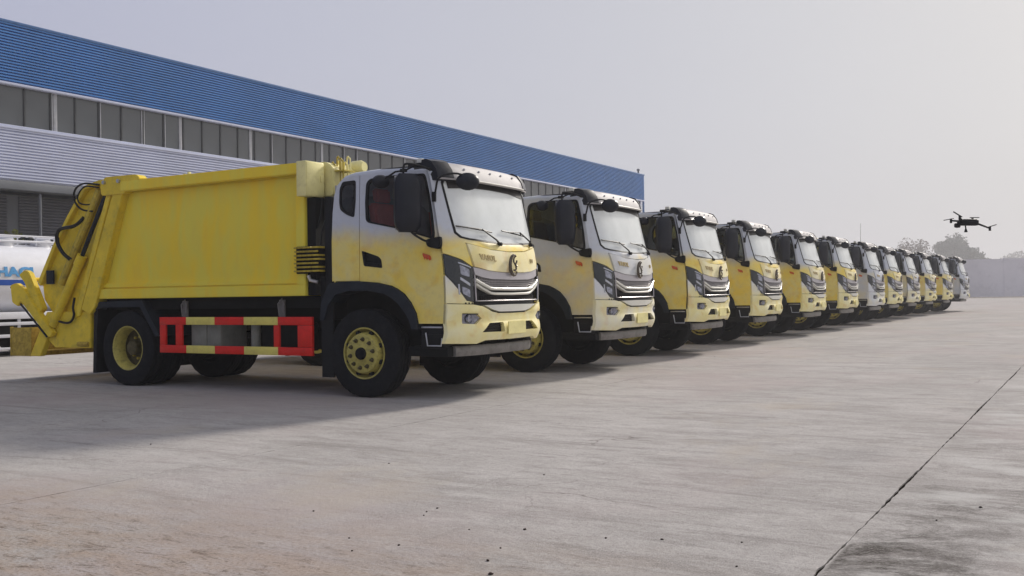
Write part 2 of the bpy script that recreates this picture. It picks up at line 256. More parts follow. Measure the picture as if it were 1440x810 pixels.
# ------------------------------------------------------------------ mesh builder
class MB:
    def __init__(s): s.bm = bmesh.new()
    def box(s, x0, x1, y0, y1, z0, z1, bev=0.0, seg=2):
        b = bmesh.new(); bmesh.ops.create_cube(b, size=1)
        for v in b.verts: v.co = Vector((x0+(v.co.x+.5)*(x1-x0), y0+(v.co.y+.5)*(y1-y0), z0+(v.co.z+.5)*(z1-z0)))
        if bev: bmesh.ops.bevel(b, geom=b.edges[:], offset=bev, segments=seg, affect='EDGES', profile=.5)
        return s.merge(b)
    def merge(s, b, mat=None):
        vs = [s.bm.verts.new(mat @ v.co if mat else v.co) for v in b.verts]
        b.verts.index_update()
        for f in b.faces:
            try: s.bm.faces.new([vs[v.index] for v in f.verts])
            except ValueError: pass
        b.free(); return s
    def obox(s, c, ax, ay, az, bev=0.0):
        """oriented box: centre, three half-axis vectors"""
        b = bmesh.new(); bmesh.ops.create_cube(b, size=2)
        if bev:
            L = [Vector(a).length for a in (ax, ay, az)]
            for v in b.verts: v.co = Vector((v.co.x*L[0], v.co.y*L[1], v.co.z*L[2]))
            bmesh.ops.bevel(b, geom=b.edges[:], offset=bev, segments=2, affect='EDGES')
            A = [Vector(a).normalized() for a in (ax, ay, az)]
        else: A = [Vector(a) for a in (ax, ay, az)]
        for v in b.verts: v.co = Vector(c)+A[0]*v.co.x+A[1]*v.co.y+A[2]*v.co.z
        return s.merge(b)
    def grid(s, P, close_u=False, close_v=False):
        n, m = len(P), len(P[0]); V = [[s.bm.verts.new(p) for p in row] for row in P]
        for i in range(n if close_u else n-1):
            for j in range(m if close_v else m-1):
                try: s.bm.faces.new([V[i][j], V[(i+1) % n][j], V[(i+1) % n][(j+1) % m], V[i][(j+1) % m]])
                except ValueError: pass
        return V
    def tube(s, pts, r, n=8, caps=True):
        pts = [Vector(p) for p in pts]; rows = []; up = None
        for i, p in enumerate(pts):
            d = (pts[min(i+1, len(pts)-1)]-pts[max(i-1, 0)]).normalized()
            if up is None: up = Vector((0, 0, 1)) if abs(d.z) < .9 else Vector((1, 0, 0))
            a = d.cross(up).normalized(); up = a.cross(d).normalized(); rr = r[i] if isinstance(r, (list, tuple)) else r
            rows.append([p+(a*math.cos(2*math.pi*k/n)+up*math.sin(2*math.pi*k/n))*rr for k in range(n)])
        V = s.grid(rows, close_v=True)
        if caps: s.bm.faces.new(V[0][::-1]); s.bm.faces.new(V[-1])
        return s
    def hose(s, pts, r, n=8):
        P = [Vector(p) for p in pts]; P = [P[0]*2-P[1]]+P+[P[-1]*2-P[-2]]; o = []
        for i in range(1, len(P)-2):
            for k in range(5):
                t = k/5; a, b, c, d = P[i-1:i+3]
                o.append(.5*((2*b)+(c-a)*t+(2*a-5*b+4*c-d)*t*t+(3*b-a-3*c+d)*t**3))
        o.append(P[-2]); return s.tube(o, r, n)
    def lathe(s, prof, c, axis='y', n=32, cap=False):
        """prof: (radius, offset along axis)"""
        rows = []
        for k in range(n):
            a = 2*math.pi*k/n; ca, sa = math.cos(a), math.sin(a)
            if axis == 'y': rows.append([Vector((c[0]+r*ca, c[1]+o, c[2]+r*sa)) for r, o in prof])
            elif axis == 'x': rows.append([Vector((c[0]+o, c[1]+r*ca, c[2]+r*sa)) for r, o in prof])
            else: rows.append([Vector((c[0]+r*ca, c[1]+r*sa, c[2]+o)) for r, o in prof])
        V = s.grid(rows, close_u=True)
        if cap:
            for j in (0, -1):
                try: s.bm.faces.new([V[k][j] for k in range(n)])
                except ValueError: pass
        return s
    def plate(s, outer, holes, fn, th, ustep=None, vstep=None):
        """polygon with holes in (u,v), cut into strips, mapped by fn(u,v,depth), given thickness"""
        loops = [[Vector((u, v, 0)) for u, v in outer]]+[[Vector((u, v, 0)) for u, v in h] for h in holes]
        flat = [p for l in loops for p in l]; tris = tessellate_polygon(loops)
        b = bmesh.new(); vs = [b.verts.new(p) for p in flat]
        for t in tris:
            try: b.faces.new([vs[i] for i in t])
            except ValueError: pass
        us = [p.x for p in flat]; vv = [p.y for p in flat]
        for step, ax, lo, hi in ((ustep, 0, min(us), max(us)), (vstep, 1, min(vv), max(vv))):
            if step:
                k = math.floor(lo/step)+1
                while k*step < hi-1e-4:
                    co = [0, 0, 0]; co[ax] = k*step; no = [0, 0, 0]; no[ax] = 1
                    bmesh.ops.bisect_plane(b, geom=b.verts[:]+b.edges[:]+b.faces[:], dist=1e-5, plane_co=co, plane_no=no); k += 1
        bmesh.ops.dissolve_limit(b, angle_limit=.01, use_dissolve_boundaries=False, verts=b.verts[:], edges=[e for e in b.edges if False]) if False else None
        r = bmesh.ops.extrude_face_region(b, geom=b.faces[:])
        for g in r['geom']:
            if isinstance(g, bmesh.types.BMVert): g.co.z = 1.0
        for v in b.verts: v.co = Vector(fn(v.co.x, v.co.y, th if v.co.z > .5 else 0.0))
        bmesh.ops.recalc_face_normals(b, faces=b.faces[:])
        return s.merge(b)
    def prism(s, poly, y0, y1, bev=0.0):
        """(x,z) polygon pushed from y0 to y1"""
        b = bmesh.new(); vs = [b.verts.new((x, y0, z)) for x, z in poly]; f = b.faces.new(vs)
        r = bmesh.ops.extrude_face_region(b, geom=[f])
        for g in r['geom']:
            if isinstance(g, bmesh.types.BMVert): g.co.y = y1
        bmesh.ops.recalc_face_normals(b, faces=b.faces[:])
        if bev: bmesh.ops.bevel(b, geom=b.edges[:], offset=bev, segments=2, affect='EDGES')
        return s.merge(b)
    def mirror(s):
        """same shape on the other side of the truck"""
        n = MB(); b = s.bm.copy()
        for v in b.verts: v.co.y = -v.co.y
        bmesh.ops.reverse_faces(b, faces=b.faces[:]); n.merge(b); return n
    def mesh(s, name, mat, angle=32, recalc=True):
        if recalc: bmesh.ops.recalc_face_normals(s.bm, faces=s.bm.faces[:])
        me = D.meshes.new(name); s.bm.to_mesh(me); s.bm.free()
        for p in me.polygons: p.use_smooth = True
        me.set_sharp_from_angle(angle=R(angle)); me.materials.append(mat); return me

def link(name, me, parent=None, loc=None):
    o = D.objects.new(name, me); COL.objects.link(o)
    if parent: o.parent = parent
    if loc: o.location = loc
    return o
def part(name, mb, mat, parent, label=None, **k):
    o = link(name, mb.mesh(name, mat, **k), parent)
    if label: o['label'] = label
    return o
def both(name, mb, mat, parent, label=None):
    mm = mb.mirror(); a = part(name, mb, mat, parent, label); b = part(name, mm, mat, parent); return a, b
def thing(name, label, cat, loc=(0, 0, 0), rz=0, group=None):
    o = D.objects.new(name, None); COL.objects.link(o); o.location = loc; o.rotation_euler = (0, 0, rz)
    o['label'] = label; o['category'] = cat
    if group: o['group'] = group
    return o
def tag(o, label, cat, group=None):
    o['label'] = label; o['category'] = cat
    if group: o['group'] = group
    return o
def text_mb(txt, size, ext, bold=0.0, space=1.0):
    cu = D.curves.new('letters', 'FONT'); cu.body = txt; cu.size = size; cu.extrude = ext; cu.offset = bold; cu.space_character = space; cu.resolution_u = 3
    o = D.objects.new('letters', cu); COL.objects.link(o); dg = bpy.context.evaluated_depsgraph_get(); me = D.meshes.new_from_object(o.evaluated_get(dg))
    D.objects.remove(o); b = bmesh.new(); b.from_mesh(me); return b

# ------------------------------------------------------------------ ground: earth sheet and cast concrete strips
mb = MB(); mb.box(-700, 700, -60, 900, -.4, -.03)
ground = part('ground', mb, M['earth'], None); ground['kind'] = 'structure'
mb = MB(); mb.box(-70, 75, -8, 117, -.029, -.009)
bed = part('joint_bed', mb, M['joint'], ground)
def edge(x, seed, near):
    pts = []; y = -8.0
    while y < 117:
        d = abs(y-5); st = .035 if (near and 3 < y < 14) else (.25 if y < 25 else 3.0)
        a = .006 if near else .003
        pts.append((x+a*noise.noise(Vector((y*9, seed, 0)))*1.6+a*.8*noise.noise(Vector((y*31, seed, 4)))+.012*noise.noise(Vector((y*.7, seed, 9))), y)); y += st
    pts.append((x, 117)); return pts
xs = [-70+.0, -59, -50, -41, -36, -31, -26.9, -22.4, -18.0, -13.9, -9.9, -5.43, -.955, 3.5, 8, 12.5, 17, 26, 35, 44, 60, 75]
for i in range(len(xs)-1):
    nl, nr = xs[i] in (-5.43, -.955), xs[i+1] in (-5.43, -.955)
    gl, gr = (.004, .004) if xs[i] != -.955 else (.008, .008), None
    A = edge(xs[i]+(.0065 if xs[i] == -.955 else .003), i*2.0, nl); B = edge(xs[i+1]-(.0065 if xs[i+1] == -.955 else .003), i*2.0+1, nr)
    mb = MB()
    tp = [mb.bm.verts.new((x, y, 0)) for x, y in A+B[::-1]]; mb.bm.faces.new(tp)
    lo = [mb.bm.verts.new((x, y, -.0085)) for x, y in A+B[::-1]]; n = len(tp)
    for k in range(n): mb.bm.faces.new([tp[k], tp[(k+1) % n], lo[(k+1) % n], lo[k]])
    o = part('concrete_slab', mb, M['concrete'], ground); o.rotation_euler = (0, 0, -.0135)
    pv = Vector((-.955, 4.2, 0)); o.location = Vector((-.985, 4.2, 0))-Matrix.Rotation(-.0135, 3, 'Z') @ pv

# ------------------------------------------------------------------ truck front surface
def lerp(x, X, Y):
    if x <= X[0]: return Y[0]
    for i in range(len(X)-1):
        if x <= X[i+1]: return Y[i]+(Y[i+1]-Y[i])*(x-X[i])/(X[i+1]-X[i])
    return Y[-1]
ZX = [.45, .60, .75, 1.1, 1.45, 1.62, 1.74, 1.80, 2.45, 2.52, 2.70]; XX = [1.33, 1.36, 1.40, 1.42, 1.41, 1.39, 1.36, 1.33, 1.13, 1.10, 1.02]
HW = 1.03
def F(y, z):
    t = min(abs(y)/HW, 1.05); return lerp(z, ZX, XX)-lerp(z, [0, 1.7, 2.45, 2.7], [.25, .25, .14, .12])*(.35*t*t+.65*t**6)
def fr(off=0.0):
    return lambda y, z, d: (F(y, z)+off-d, y, z)
def sym(pts):
    """left half outline (y<0), bottom-centre to top-centre order kept, mirrored"""
    return pts+[(-y, z) for y, z in pts[::-1] if abs(y) > 1e-6]
def sweep_front(mb, pts, h, d, off, step=.05):
    """bar following the curved front: pts (y,z), height h, depth d"""
    P = []
    for i in range(len(pts)-1):
        (y0, z0), (y1, z1) = pts[i], pts[i+1]; n = max(1, int(abs(y1-y0)/step))
        for k in range(n): P.append((y0+(y1-y0)*k/n, z0+(z1-z0)*k/n))
    P.append(pts[-1]); rows = []
    for y, z in P:
        x = F(y, z)+off
        rows.append([(x-d, y, z-h/2), (x-d*.15, y, z-h/2), (x, y, z-h*.25), (x, y, z+h*.25), (x-d*.15, y, z+h/2), (x-d, y, z+h/2)])
    V = mb.grid([[Vector(p) for p in r] for r in rows], close_v=True)
    mb.bm.faces.new(V[0]); mb.bm.faces.new(V[-1][::-1])
    return mb
SIDE = lambda y0: (lambda x, z, d: (x, y0+d, z))

def round_poly(pts, r=.03, n=3):
    out = []; N_ = len(pts)
    for i in range(N_):
        p = Vector(pts[i]); a = Vector(pts[i-1])-p; b = Vector(pts[(i+1) % N_])-p
        ra = min(r, a.length*.45); rb = min(r, b.length*.45); A = p+a.normalized()*ra; B = p+b.normalized()*rb
        for k in range(n+1):
            t = k/n; q = A*(1-t)**2+p*2*t*(1-t)+B*t*t; out.append((q.x, q.y))
    return out

# ------------------------------------------------------------------ wheels
def tyre_mb(cx, cy, cz, Rr, wd, ri):
    mb = MB(); n = 72; h = wd/2; rows = []
    prof = [(ri, -h*.80), (ri+.035, -h*.95), (ri+.10, -h*1.0), (Rr-.07, -h*.97), (Rr-.025, -h*.90), (Rr-.004, -h*.80), (Rr, -h*.50), (Rr-.012, -h*.47), (Rr-.012, -h*.40), (Rr, -h*.37),
            (Rr, -h*.06), (Rr-.012, -h*.04), (Rr-.012, h*.04), (Rr, h*.06), (Rr, h*.37), (Rr-.012, h*.40), (Rr-.012, h*.47), (Rr, h*.50), (Rr-.004, h*.80), (Rr-.025, h*.90), (Rr-.07, h*.97), (ri+.10, h), (ri+.035, h*.95), (ri, h*.80)]
    for k in range(n):
        a = 2*math.pi*k/n; row = []
        for j, (r, o) in enumerate(prof):
            rr = r-(.006 if (k % 3 == 0 and 4 <= j <= 19) else 0); row.append(Vector((cx+rr*math.cos(a), cy+o, cz+rr*math.sin(a))))
        rows.append(row)
    mb.grid(rows, close_u=True, close_v=True); return mb
def wheel(root, cx, cy, s, front):
    """s=-1 on the right side of the truck (y<0 is outside)"""
    cz = .515; Rr = .518; h = .135
    ty = tyre_mb(cx, cy, cz, Rr, .27, .292)
    t = part('wheel', ty, M['rubber'], root)
    yo = cy+s*h*.80
    part('brake_drum', MB().lathe([(.001, -s*.02), (.285, -s*.02), (.288, -s*.06), (.24, -s*.10), (.22, -s*.24), (.001, -s*.25)], (cx, cy-(0 if front else s*.33), cz), 'y', 28), M['frame'], t)
    def lt(prof, n=36, cap=False): return MB().lathe([(r, s*o) for r, o in prof], (cx, yo, cz), 'y', n, cap)
    if front:
        part('rim', lt([(.300, -.05), (.306, .004), (.300, .014), (.286, .010), (.280, -.03), (.268, -.075), (.262, -.09), (.255, -.07), (.236, .028), (.225, .046), (.205, .05), (.10, .05), (.085, .058), (.070, .058)]), M['rim'], t)
        hh = MB()
        for k in range(8):
            a = 2*math.pi*(k+.5)/8; hh.lathe([(.001, s*.012), (.026, s*.012), (.030, -s*.02)], (cx+.249*math.cos(a), yo-s*.004, cz+.249*math.sin(a)), 'y', 12)
        part('hand_hole', hh, M['black'], t)
        part('hub', lt([(.072, .03), (.072, .075), (.062, .095), (.035, .105), (.001, .105)], 24), M['frame'], t)
        for k in range(10):
            a = 2*math.pi*(k+.3)/10; c = (cx+.167*math.cos(a), yo+s*.05, cz+.167*math.sin(a))
            q = MB().lathe([(.026, 0), (.026, s*.006), (.018, s*.007), (.018, s*.028), (.010, s*.030), (.010, s*.045), (.001, s*.046)], c, 'y', 8)
            part('lug_nut', q, M['nut'], t)
    else:
        part('rim', lt([(.300, -.05), (.308, .004), (.302, .012), (.288, .006), (.280, -.02), (.262, -.05), (.256, -.12), (.250, -.16)]), M['rim'], t)
        part('rim_disc', lt([(.252, -.155), (.246, -.20), (.235, -.205), (.12, -.20), (.09, -.19)]), M['nut'], t)
        part('hub', lt([(.10, -.20), (.10, -.07), (.088, -.055), (.05, -.05), (.001, -.05)], 24), M['nut'], t)
        for k in range(10):
            a = 2*math.pi*(k+.3)/10; c = (cx+.15*math.cos(a), yo-s*.20, cz+.15*math.sin(a))
            part('lug_nut', MB().lathe([(.018, 0), (.018, s*.03), (.001, s*.032)], c, 'y', 8), M['oldyellow'], t)
        part('inner_tyre', tyre_mb(cx, cy-s*.31, cz, Rr, .27, .292), M['rubber'], t)

# ------------------------------------------------------------------ the truck
def build_truck():
    T = thing('garbage_truck', '', 'truck')
    P = lambda n, mb, m, lab=None, par=T: part(n, mb, M[m] if isinstance(m, str) else m, par, lab)
    # --- roof and back wall of the cab (one pressed skin)
    prof = [(-.45, 1.345), (-.45, 1.36), (-.45, 1.83), (-.43, 2.17), (-.39, 2.42), (-.34, 2.54), (-.25, 2.605), (-.11, 2.635), (.25, 2.65), (.66, 2.64), (.90, 2.61), (1.0, 2.575)]
    ys = [-1.03, -1.028, -1.015, -.99, -.94, -.8, -.4, 0, .4, .8, .94, .99, 1.015, 1.028, 1.03]
    inset = [.055, .035, .015, .004, 0, -.012, -.02, -.022, -.02, -.012, 0, .004, .015, .035, .055]
    mb = MB(); rows = []
    for i, (x, z) in enumerate(prof):
        a = prof[max(i-1, 0)]; b = prof[min(i+1, len(prof)-1)]; d = Vector((b[0]-a[0], b[1]-a[1])).normalized(); nx, nz_ = -d.y, d.x
        rows.append([Vector((x-nx*q, y, z-nz_*q)) for y, q in zip(ys, inset)])
    mb.grid(rows); P('cab_roof', mb, 'cab')
    # --- side panels
    rwin = round_poly([(-.325, 2.29), (-.315, 2.45), (-.27, 2.53), (-.075, 2.535), (-.08, 2.30), (-.105, 2.10), (-.22, 2.14), (-.31, 2.20)], .03)
    quarter = [(-.45, 1.36), (-.45, 1.83), (-.43, 2.17), (-.40, 2.38), (-.355, 2.49), (-.28, 2.555), (-.18, 2.585), (-.02, 2.595), (-.035, 2.15), (-.042, 1.36)]
    mb = MB(); mb.plate(quarter, [rwin], SIDE(-HW), .03); both('rear_quarter_panel', mb, M['cab'], T)
    def inset_poly(poly, k, c=None):
        c = c or (sum(p[0] for p in poly)/len(poly), sum(p[1] for p in poly)/len(poly)); return [(c[0]+(p[0]-c[0])*k, c[1]+(p[1]-c[1])*k) for p in poly]
    g = inset_poly(rwin, 1.0); g2 = inset_poly(rwin, .78)
    mb = MB(); mb.plate(g, [g2], SIDE(-HW-.006), .02); both('quarter_window_seal', mb, M['black'], T)
    mb = MB(); mb.plate(inset_poly(rwin, .82), [], SIDE(-HW+.004), .004); both('quarter_window', mb, M['dwin'], T)
    dwin = round_poly([(.065, 2.06), (.06, 2.27), (.08, 2.49), (.13, 2.535), (.36, 2.555), (.90, 2.545), (.925, 2.50), (.97, 2.30), (1.01, 2.06), (1.03, 1.86), (1.02, 1.80), (.84, 1.85), (.55, 1.935), (.24, 2.00), (.10, 2.03)], .03)
    xf = lambda z: F(HW, z)
    door = [(-.032, 1.355), (-.025, 2.15), (-.008, 2.59), (.66, 2.60), (.93, 2.575)]+[(xf(z)-.006, z) for z in (2.5, 2.3, 2.1, 1.9, 1.75, 1.6, 1.4, 1.2, 1.0, .862)]+[(.79, .862), (.77, .98), (.70, 1.10), (.61, 1.20), (.52, 1.255), (.43, 1.295), (.23, 1.335)]
    hnd = round_poly([(.0, 1.71), (.24, 1.635), (.28, 1.60), (.295, 1.50), (.03, 1.53)], .02)
    mb = MB(); mb.plate(door, [dwin, hnd], SIDE(-HW), .03); mm = mb.mirror()
    doors = [P('door', mb, 'cab'), P('door', mm, 'cab')]
    for s, dr in ((-1, doors[0]), (1, doors[1])):
        def sp_(n, mb, m): part(n, mb if s < 0 else mb.mirror(), M[m], dr)
        mb = MB(); mb.plate(dwin, [inset_poly(dwin, .93)], SIDE(-HW-.006), .022); sp_('window_seal', mb, 'black')
        mb = MB(); mb.plate(inset_poly(dwin, .95), [], SIDE(-HW+.006), .004); sp_('window_pane', mb, 'dwin')
        mb = MB(); mb.plate(inset_poly(hnd, 1.0), [inset_poly(hnd, .82)], SIDE(-HW-.006), .03); mb.plate(hnd, [], SIDE(-HW+.032), .01)
        mb.prism([(.06, 1.545), (.25, 1.525), (.25, 1.55), (.06, 1.575)], -HW-.012, -HW+.01, .004); sp_('door_handle', mb, 'black')
        mb = MB(); mb.prism([(.86, 1.655), (.97, 1.625), (.985, 1.57), (.88, 1.60)], -HW-.022, -HW-.001, .008); sp_('turn_lamp', mb, 'orange')
        mb = MB()
        for q in (.885, .92, .955): mb.prism([(q, 1.645-(q-.86)*.25), (q+.006, 1.643-(q-.86)*.25), (q+.016, 1.585-(q-.86)*.2), (q+.010, 1.587-(q-.86)*.2)], -HW-.025, -HW-.018)
        sp_('lamp_rib', mb, 'red')
    # sill strip of rubber under door and quarter
    mb = MB(); arch = [(-.455, 1.345), (-.29, 1.35), (-.03, 1.35), (.23, 1.33), (.43, 1.288), (.52, 1.25), (.61, 1.195), (.70, 1.095), (.77, .975), (.795, .86)]
    inn = [(.715, .80), (.68, .90), (.63, .98), (.53, 1.09), (.43, 1.16), (.33, 1.205), (.08, 1.245), (-.19, 1.245), (-.38, 1.20), (-.50, 1.07), (-.56, .90)]
    outp = arch+[(.80, .80)]+inn+[(-.62, .90), (-.60, 1.10), (-.50, 1.30)]
    mb.plate(outp, [], lambda x, z, d: (x, -HW-.035+d, z), .30); both('wheel_arch', mb, M['slate'], T)
    mb = MB(); mb.prism([(-.63, .22), (-.45, .22), (-.45, 1.10), (-.50, 1.25), (-.63, 1.05)], -HW+.01, -HW+.04); both('mudflap', mb, M['black'], T)
    mb = MB(); mb.box(-.62, .95, -.735, -.70, .55, 1.33); mb.box(-.66, -.58, -1.0, -.40, .45, 1.42, .01); both('arch_liner', mb, M['frame'], T)
    # engine bay and cab floor seen below
    mb = MB(); mb.box(-.40, 1.08, -.70, .70, .62, 1.30, .03); mb.box(.72, 1.10, -.98, .98, .86, 1.28, .02); P('engine_bay', mb, 'frame')
    mb = MB(); mb.box(-.42, 1.04, -.96, .96, 1.30, 1.355); mb.box(-.43, -.41, -.98, .98, 1.36, 2.5); P('cab_floor', mb, 'trimgrey')
    mb = MB(); mb.plate([(.90, 1.36), (1.10, 1.40), (1.10, 1.70), (.98, 1.72), (.86, 1.62)], [], lambda x, z, d: (x, -.84+d, z), 1.68); P('dashboard', mb, 'black')
    for s in (-1, 1):
        mb = MB(); mb.box(.10, .62, s*.62-.24, s*.62+.24, 1.62, 1.78, .05); mb.prism([(.02, 1.72), (.16, 1.74), (.06, 2.28), (-.06, 2.28)], s*.62-.23, s*.62+.23, .03); mb.prism([(-.05, 2.30), (.04, 2.30), (.02, 2.46), (-.07, 2.46)], s*.62-.13, s*.62+.13, .02)
        P('seat', mb, 'seat')
    mb = MB(); c = Vector((.82, .55, 1.92)); ring = [c+Vector((.09*math.sin(a), .21*math.cos(a), .19*math.sin(a))) for a in [2*math.pi*k/20 for k in range(21)]]; mb.tube(ring, .014, 6); mb.tube([c, (1.0, .55, 1.66)], .03, 6); mb.tube([c+Vector((0, .2, 0)), c-Vector((0, .2, 0))], .012, 6); P('steering_wheel', mb, 'black')
    # --- front
    wsh = round_poly(sym([(-.70, 1.80), (-.81, 1.82), (-.862, 1.88), (-.872, 2.2), (-.885, 2.46), (-.84, 2.495), (-.4, 2.525), (0, 2.53)])[:15], .02, 2)
    half = [(0, 1.684), (-.4, 1.699), (-.787, 1.766), (-.738, 1.498), (-.75, 1.497), (-.86, 1.57), (-1.03, 1.645), (-1.03, 1.9), (-1.03, 2.2), (-1.03, 2.5), (-1.03, 2.58), (-.5, 2.60), (0, 2.60)]
    outl = half+[(-y, z) for y, z in half[::-1][1:-1]]
    hl = [(0, 1.765), (-.40, 1.778), (-.72, 1.798), (-.83, 1.818), (-.888, 1.87), (-.905, 2.1), (-.925, 2.44), (-.90, 2.485), (-.4, 2.515), (0, 2.52)]
    ws = hl+[(-y, z) for y, z in hl[::-1][1:-1]]
    mb = MB(); mb.plate(outl, [ws], fr(), .03, .09, .25); P('front_panel', mb, 'cab')
    k = .955; wsi = [(y*.972, 2.14+(z-2.14)*.945) for y, z in ws]
    mb = MB(); mb.plate(ws, [wsi], fr(.004), .03, .09, .25); P('windscreen_seal', mb, 'black')
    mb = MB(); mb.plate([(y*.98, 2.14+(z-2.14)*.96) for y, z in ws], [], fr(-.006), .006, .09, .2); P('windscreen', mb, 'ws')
    mb = MB(); mb.plate(sym([(0, 2.42), (-.4, 2.415), (-.84, 2.38), (-.845, 2.47), (-.4, 2.50), (0, 2.505)])[:11], [], fr(.001), .004, .09); P('windscreen_top_tint', mb, 'grille')
    hp = [(0, 1.435), (-.30, 1.44), (-.50, 1.455), (-.725, 1.495), (-.775, 1.755), (-.4, 1.69), (0, 1.675)]
    hp = hp+[(-y, z) for y, z in hp[::-1][1:-1]]
    hood = None
    mb = MB(); mb.plate(hp, [], fr(.014), .05, .08, .12); hood = P('hood_panel', mb, 'hood')
    # dark seam under the hood panel
    mb = MB(); mb.plate([(-.90, 1.08), (.90, 1.08), (.90, 1.74), (-.90, 1.74)], [], fr(-.055), .02, .1, .2); P('inner_bulkhead', mb, 'black')
    b = text_mb('VASOL', .088, .006, .002, 1.05)
    for v in b.verts: y = -.63+v.co.x*1.06; z = 1.580+v.co.y-(y+.63)*.07; v.co = Vector((F(y, z)+.018+v.co.z, y, z))
    mb = MB(); mb.merge(b); part('maker_lettering', mb, M['fronttext'], hood)
    b = text_mb('D9', .065, .006, .002)
    for v in b.verts: y = .50+v.co.x; z = 1.56+v.co.y; v.co = Vector((F(y, z)+.018+v.co.z, y, z))
    mb = MB(); mb.merge(b); part('model_lettering', mb, M['fronttext'], hood)
    # emblem: open upright oval with a double hook inside
    mb = MB(); X = F(0, 1.52)+.045
    def el(a0, a1, ry, rz, cy=0, cz=1.52, n=18): return [(X, cy+ry*math.cos(R(a)), cz+rz*math.sin(R(a))) for a in [a0+(a1-a0)*i/n for i in range(n+1)]]
    mb.tube(el(62, 318, .088, .118), [.013+.008*math.sin(math.pi*i/18) for i in range(19)], 8)
    mb.tube([(X, .012, 1.612), (X+.004, -.012, 1.590), (X+.004, -.014, 1.560), (X+.004, .012, 1.540), (X+.004, .048, 1.545), (X+.004, .062, 1.575)], .011, 8)
    mb.tube([(X+.004, .012, 1.540), (X+.004, .040, 1.515), (X+.004, .045, 1.480), (X+.004, .022, 1.455), (X+.004, -.008, 1.462)], .012, 8)
    mb.tube([(X, .030, 1.515), (X, .078, 1.512)], .009, 6)
    P('emblem', mb, 'emblem')
    # grille
    gl = [(0, 1.05), (-.60, 1.06), (-.745, 1.075), (-.735, 1.49), (-.5, 1.46), (0, 1.445)]; gl = gl+[(-y, z) for y, z in gl[::-1][1:-1]]
    mb = MB(); mb.plate(gl, [], fr(-.045), .03, .09, .2); P('grille_backing', mb, 'black')
    bd = [(0, 1.350), (-.42, 1.355), (-.60, 1.375), (-.715, 1.405), (-.735, 1.488), (-.5, 1.452), (-.3, 1.436), (0, 1.43)]; bd = bd+[(-y, z) for y, z in bd[::-1][1:-1]]
    mb = MB(); mb.plate(bd, [], fr(.002), .03, .07); P('grille_top_band', mb, 'greyband')
    mb = MB()
    for y in [i*.03 for i in range(-22, 23)]:
        z1 = 1.352+max(0, abs(y)-.42)*.13; z0 = 1.262+max(0, abs(y)-.42)*.28
        mb.box(F(y, 1.3)-.035, F(y, 1.3)-.018, y-.003, y+.003, z0, z1)
    for z in (1.285, 1.308, 1.331): sweep_front(mb, [(-.66, z+.02), (-.45, z), (.45, z), (.66, z+.02)], .006, .012, -.018)
    P('upper_mesh', mb, 'chrome', None)
    mb = MB()
    for y in [i*.03 for i in range(-20, 21)]: mb.box(F(y, 1.15)-.035, F(y, 1.15)-.02, y-.003, y+.003, 1.115, 1.165)
    for z in (1.13, 1.15): sweep_front(mb, [(-.62, z), (.62, z)], .005, .012, -.02)
    P('lower_mesh', mb, 'grille')
    mb = MB(); sweep_front(mb, [(-.725, 1.345), (-.62, 1.300), (-.48, 1.250), (-.40, 1.243), (0, 1.238), (.40, 1.243), (.48, 1.250), (.62, 1.300), (.725, 1.345)], .034, .05, .022); P('grille_bar', mb, 'wbar')
    mb = MB(); sweep_front(mb, [(-.715, 1.300), (-.60, 1.245), (-.46, 1.195), (-.38, 1.187), (0, 1.182), (.38, 1.187), (.46, 1.195), (.60, 1.245), (.715, 1.300)], .029, .05, .014); P('grille_bar', mb, 'wbar')
    mb = MB(); sweep_front(mb, [(-.70, 1.108), (.70, 1.108)], .012, .02, .006); P('chrome_strip', mb, 'chrome')
    for s in (-1, 1):
        mb = MB(); mb.tube([(F(.735, z)+.012, s*(.738-(1.4-z)*.05), z) for z in (1.40, 1.32, 1.24, 1.16, 1.105)], .009, 6); P('grille_side_trim', mb, 'chrome')
    lp = [(0, .978), (-.30, .980), (-.42, 1.005), (-.575, 1.052), (0, 1.058)]; lp = [(0, .978), (-.30, .980), (-.42, 1.003), (-.60, 1.058), (0, 1.062), (.60, 1.058), (.42, 1.003), (.30, .980)]
    mb = MB(); mb.plate(lp, [], fr(.016), .05, .08); P('lower_grille_lip', mb, 'wbar')
    mb = MB(); sweep_front(mb, [(-.30, .970), (.30, .970)], .016, .03, .012); P('lip_slot', mb, 'black')
    # corners below the headlamps
    for s in (-1, 1):
        cp = [(s*1.03, 1.088), (s*.755, 1.075), (s*.755, 1.095), (s*.84, 1.112), (s*1.03, 1.395)]
        mb = MB(); mb.plate(cp, [], fr(), .03, .07, .1); P('corner_panel', mb, 'bump')
        hl_ = [(s*1.03, 1.405), (s*.838, 1.118), (s*.752, 1.10), (s*.752, 1.488), (s*.80, 1.515), (s*.865, 1.560), (s*1.03, 1.635)]
        mb = MB(); mb.plate(hl_, [], fr(.004), .03, .05, .08); hlp = P('headlamp', mb, 'lamp')
        for q in ([(.905, 1.515), (.80, 1.462), (.80, 1.375), (.90, 1.405)], [(.895, 1.275), (.80, 1.235), (.80, 1.145), (.885, 1.195)]):
            mb = MB(); mb.plate(round_poly([(s*a, b_) for a, b_ in q], .015, 2), [], fr(.009), .01, .04, .05); part('reflector', mb, M['lens'], hlp)
        for q in ([(.905, 1.375), (.80, 1.305), (.80, 1.275), (.905, 1.345)], [(.915, 1.545), (.78, 1.490), (.78, 1.478), (.915, 1.530)], [(.93, 1.30), (.925, 1.19), (.915, 1.18), (.92, 1.30)]):
            mb = MB(); mb.plate([(s*a, b_) for a, b_ in q], [], fr(.013), .01, .05, .05); part('running_light', mb, M['drl'], hlp)
    # bumper
    fog = lambda s: [(s*.90, .972), (s*.71, .965), (s*.63, .912), (s*.72, .848), (s*.895, .858)]
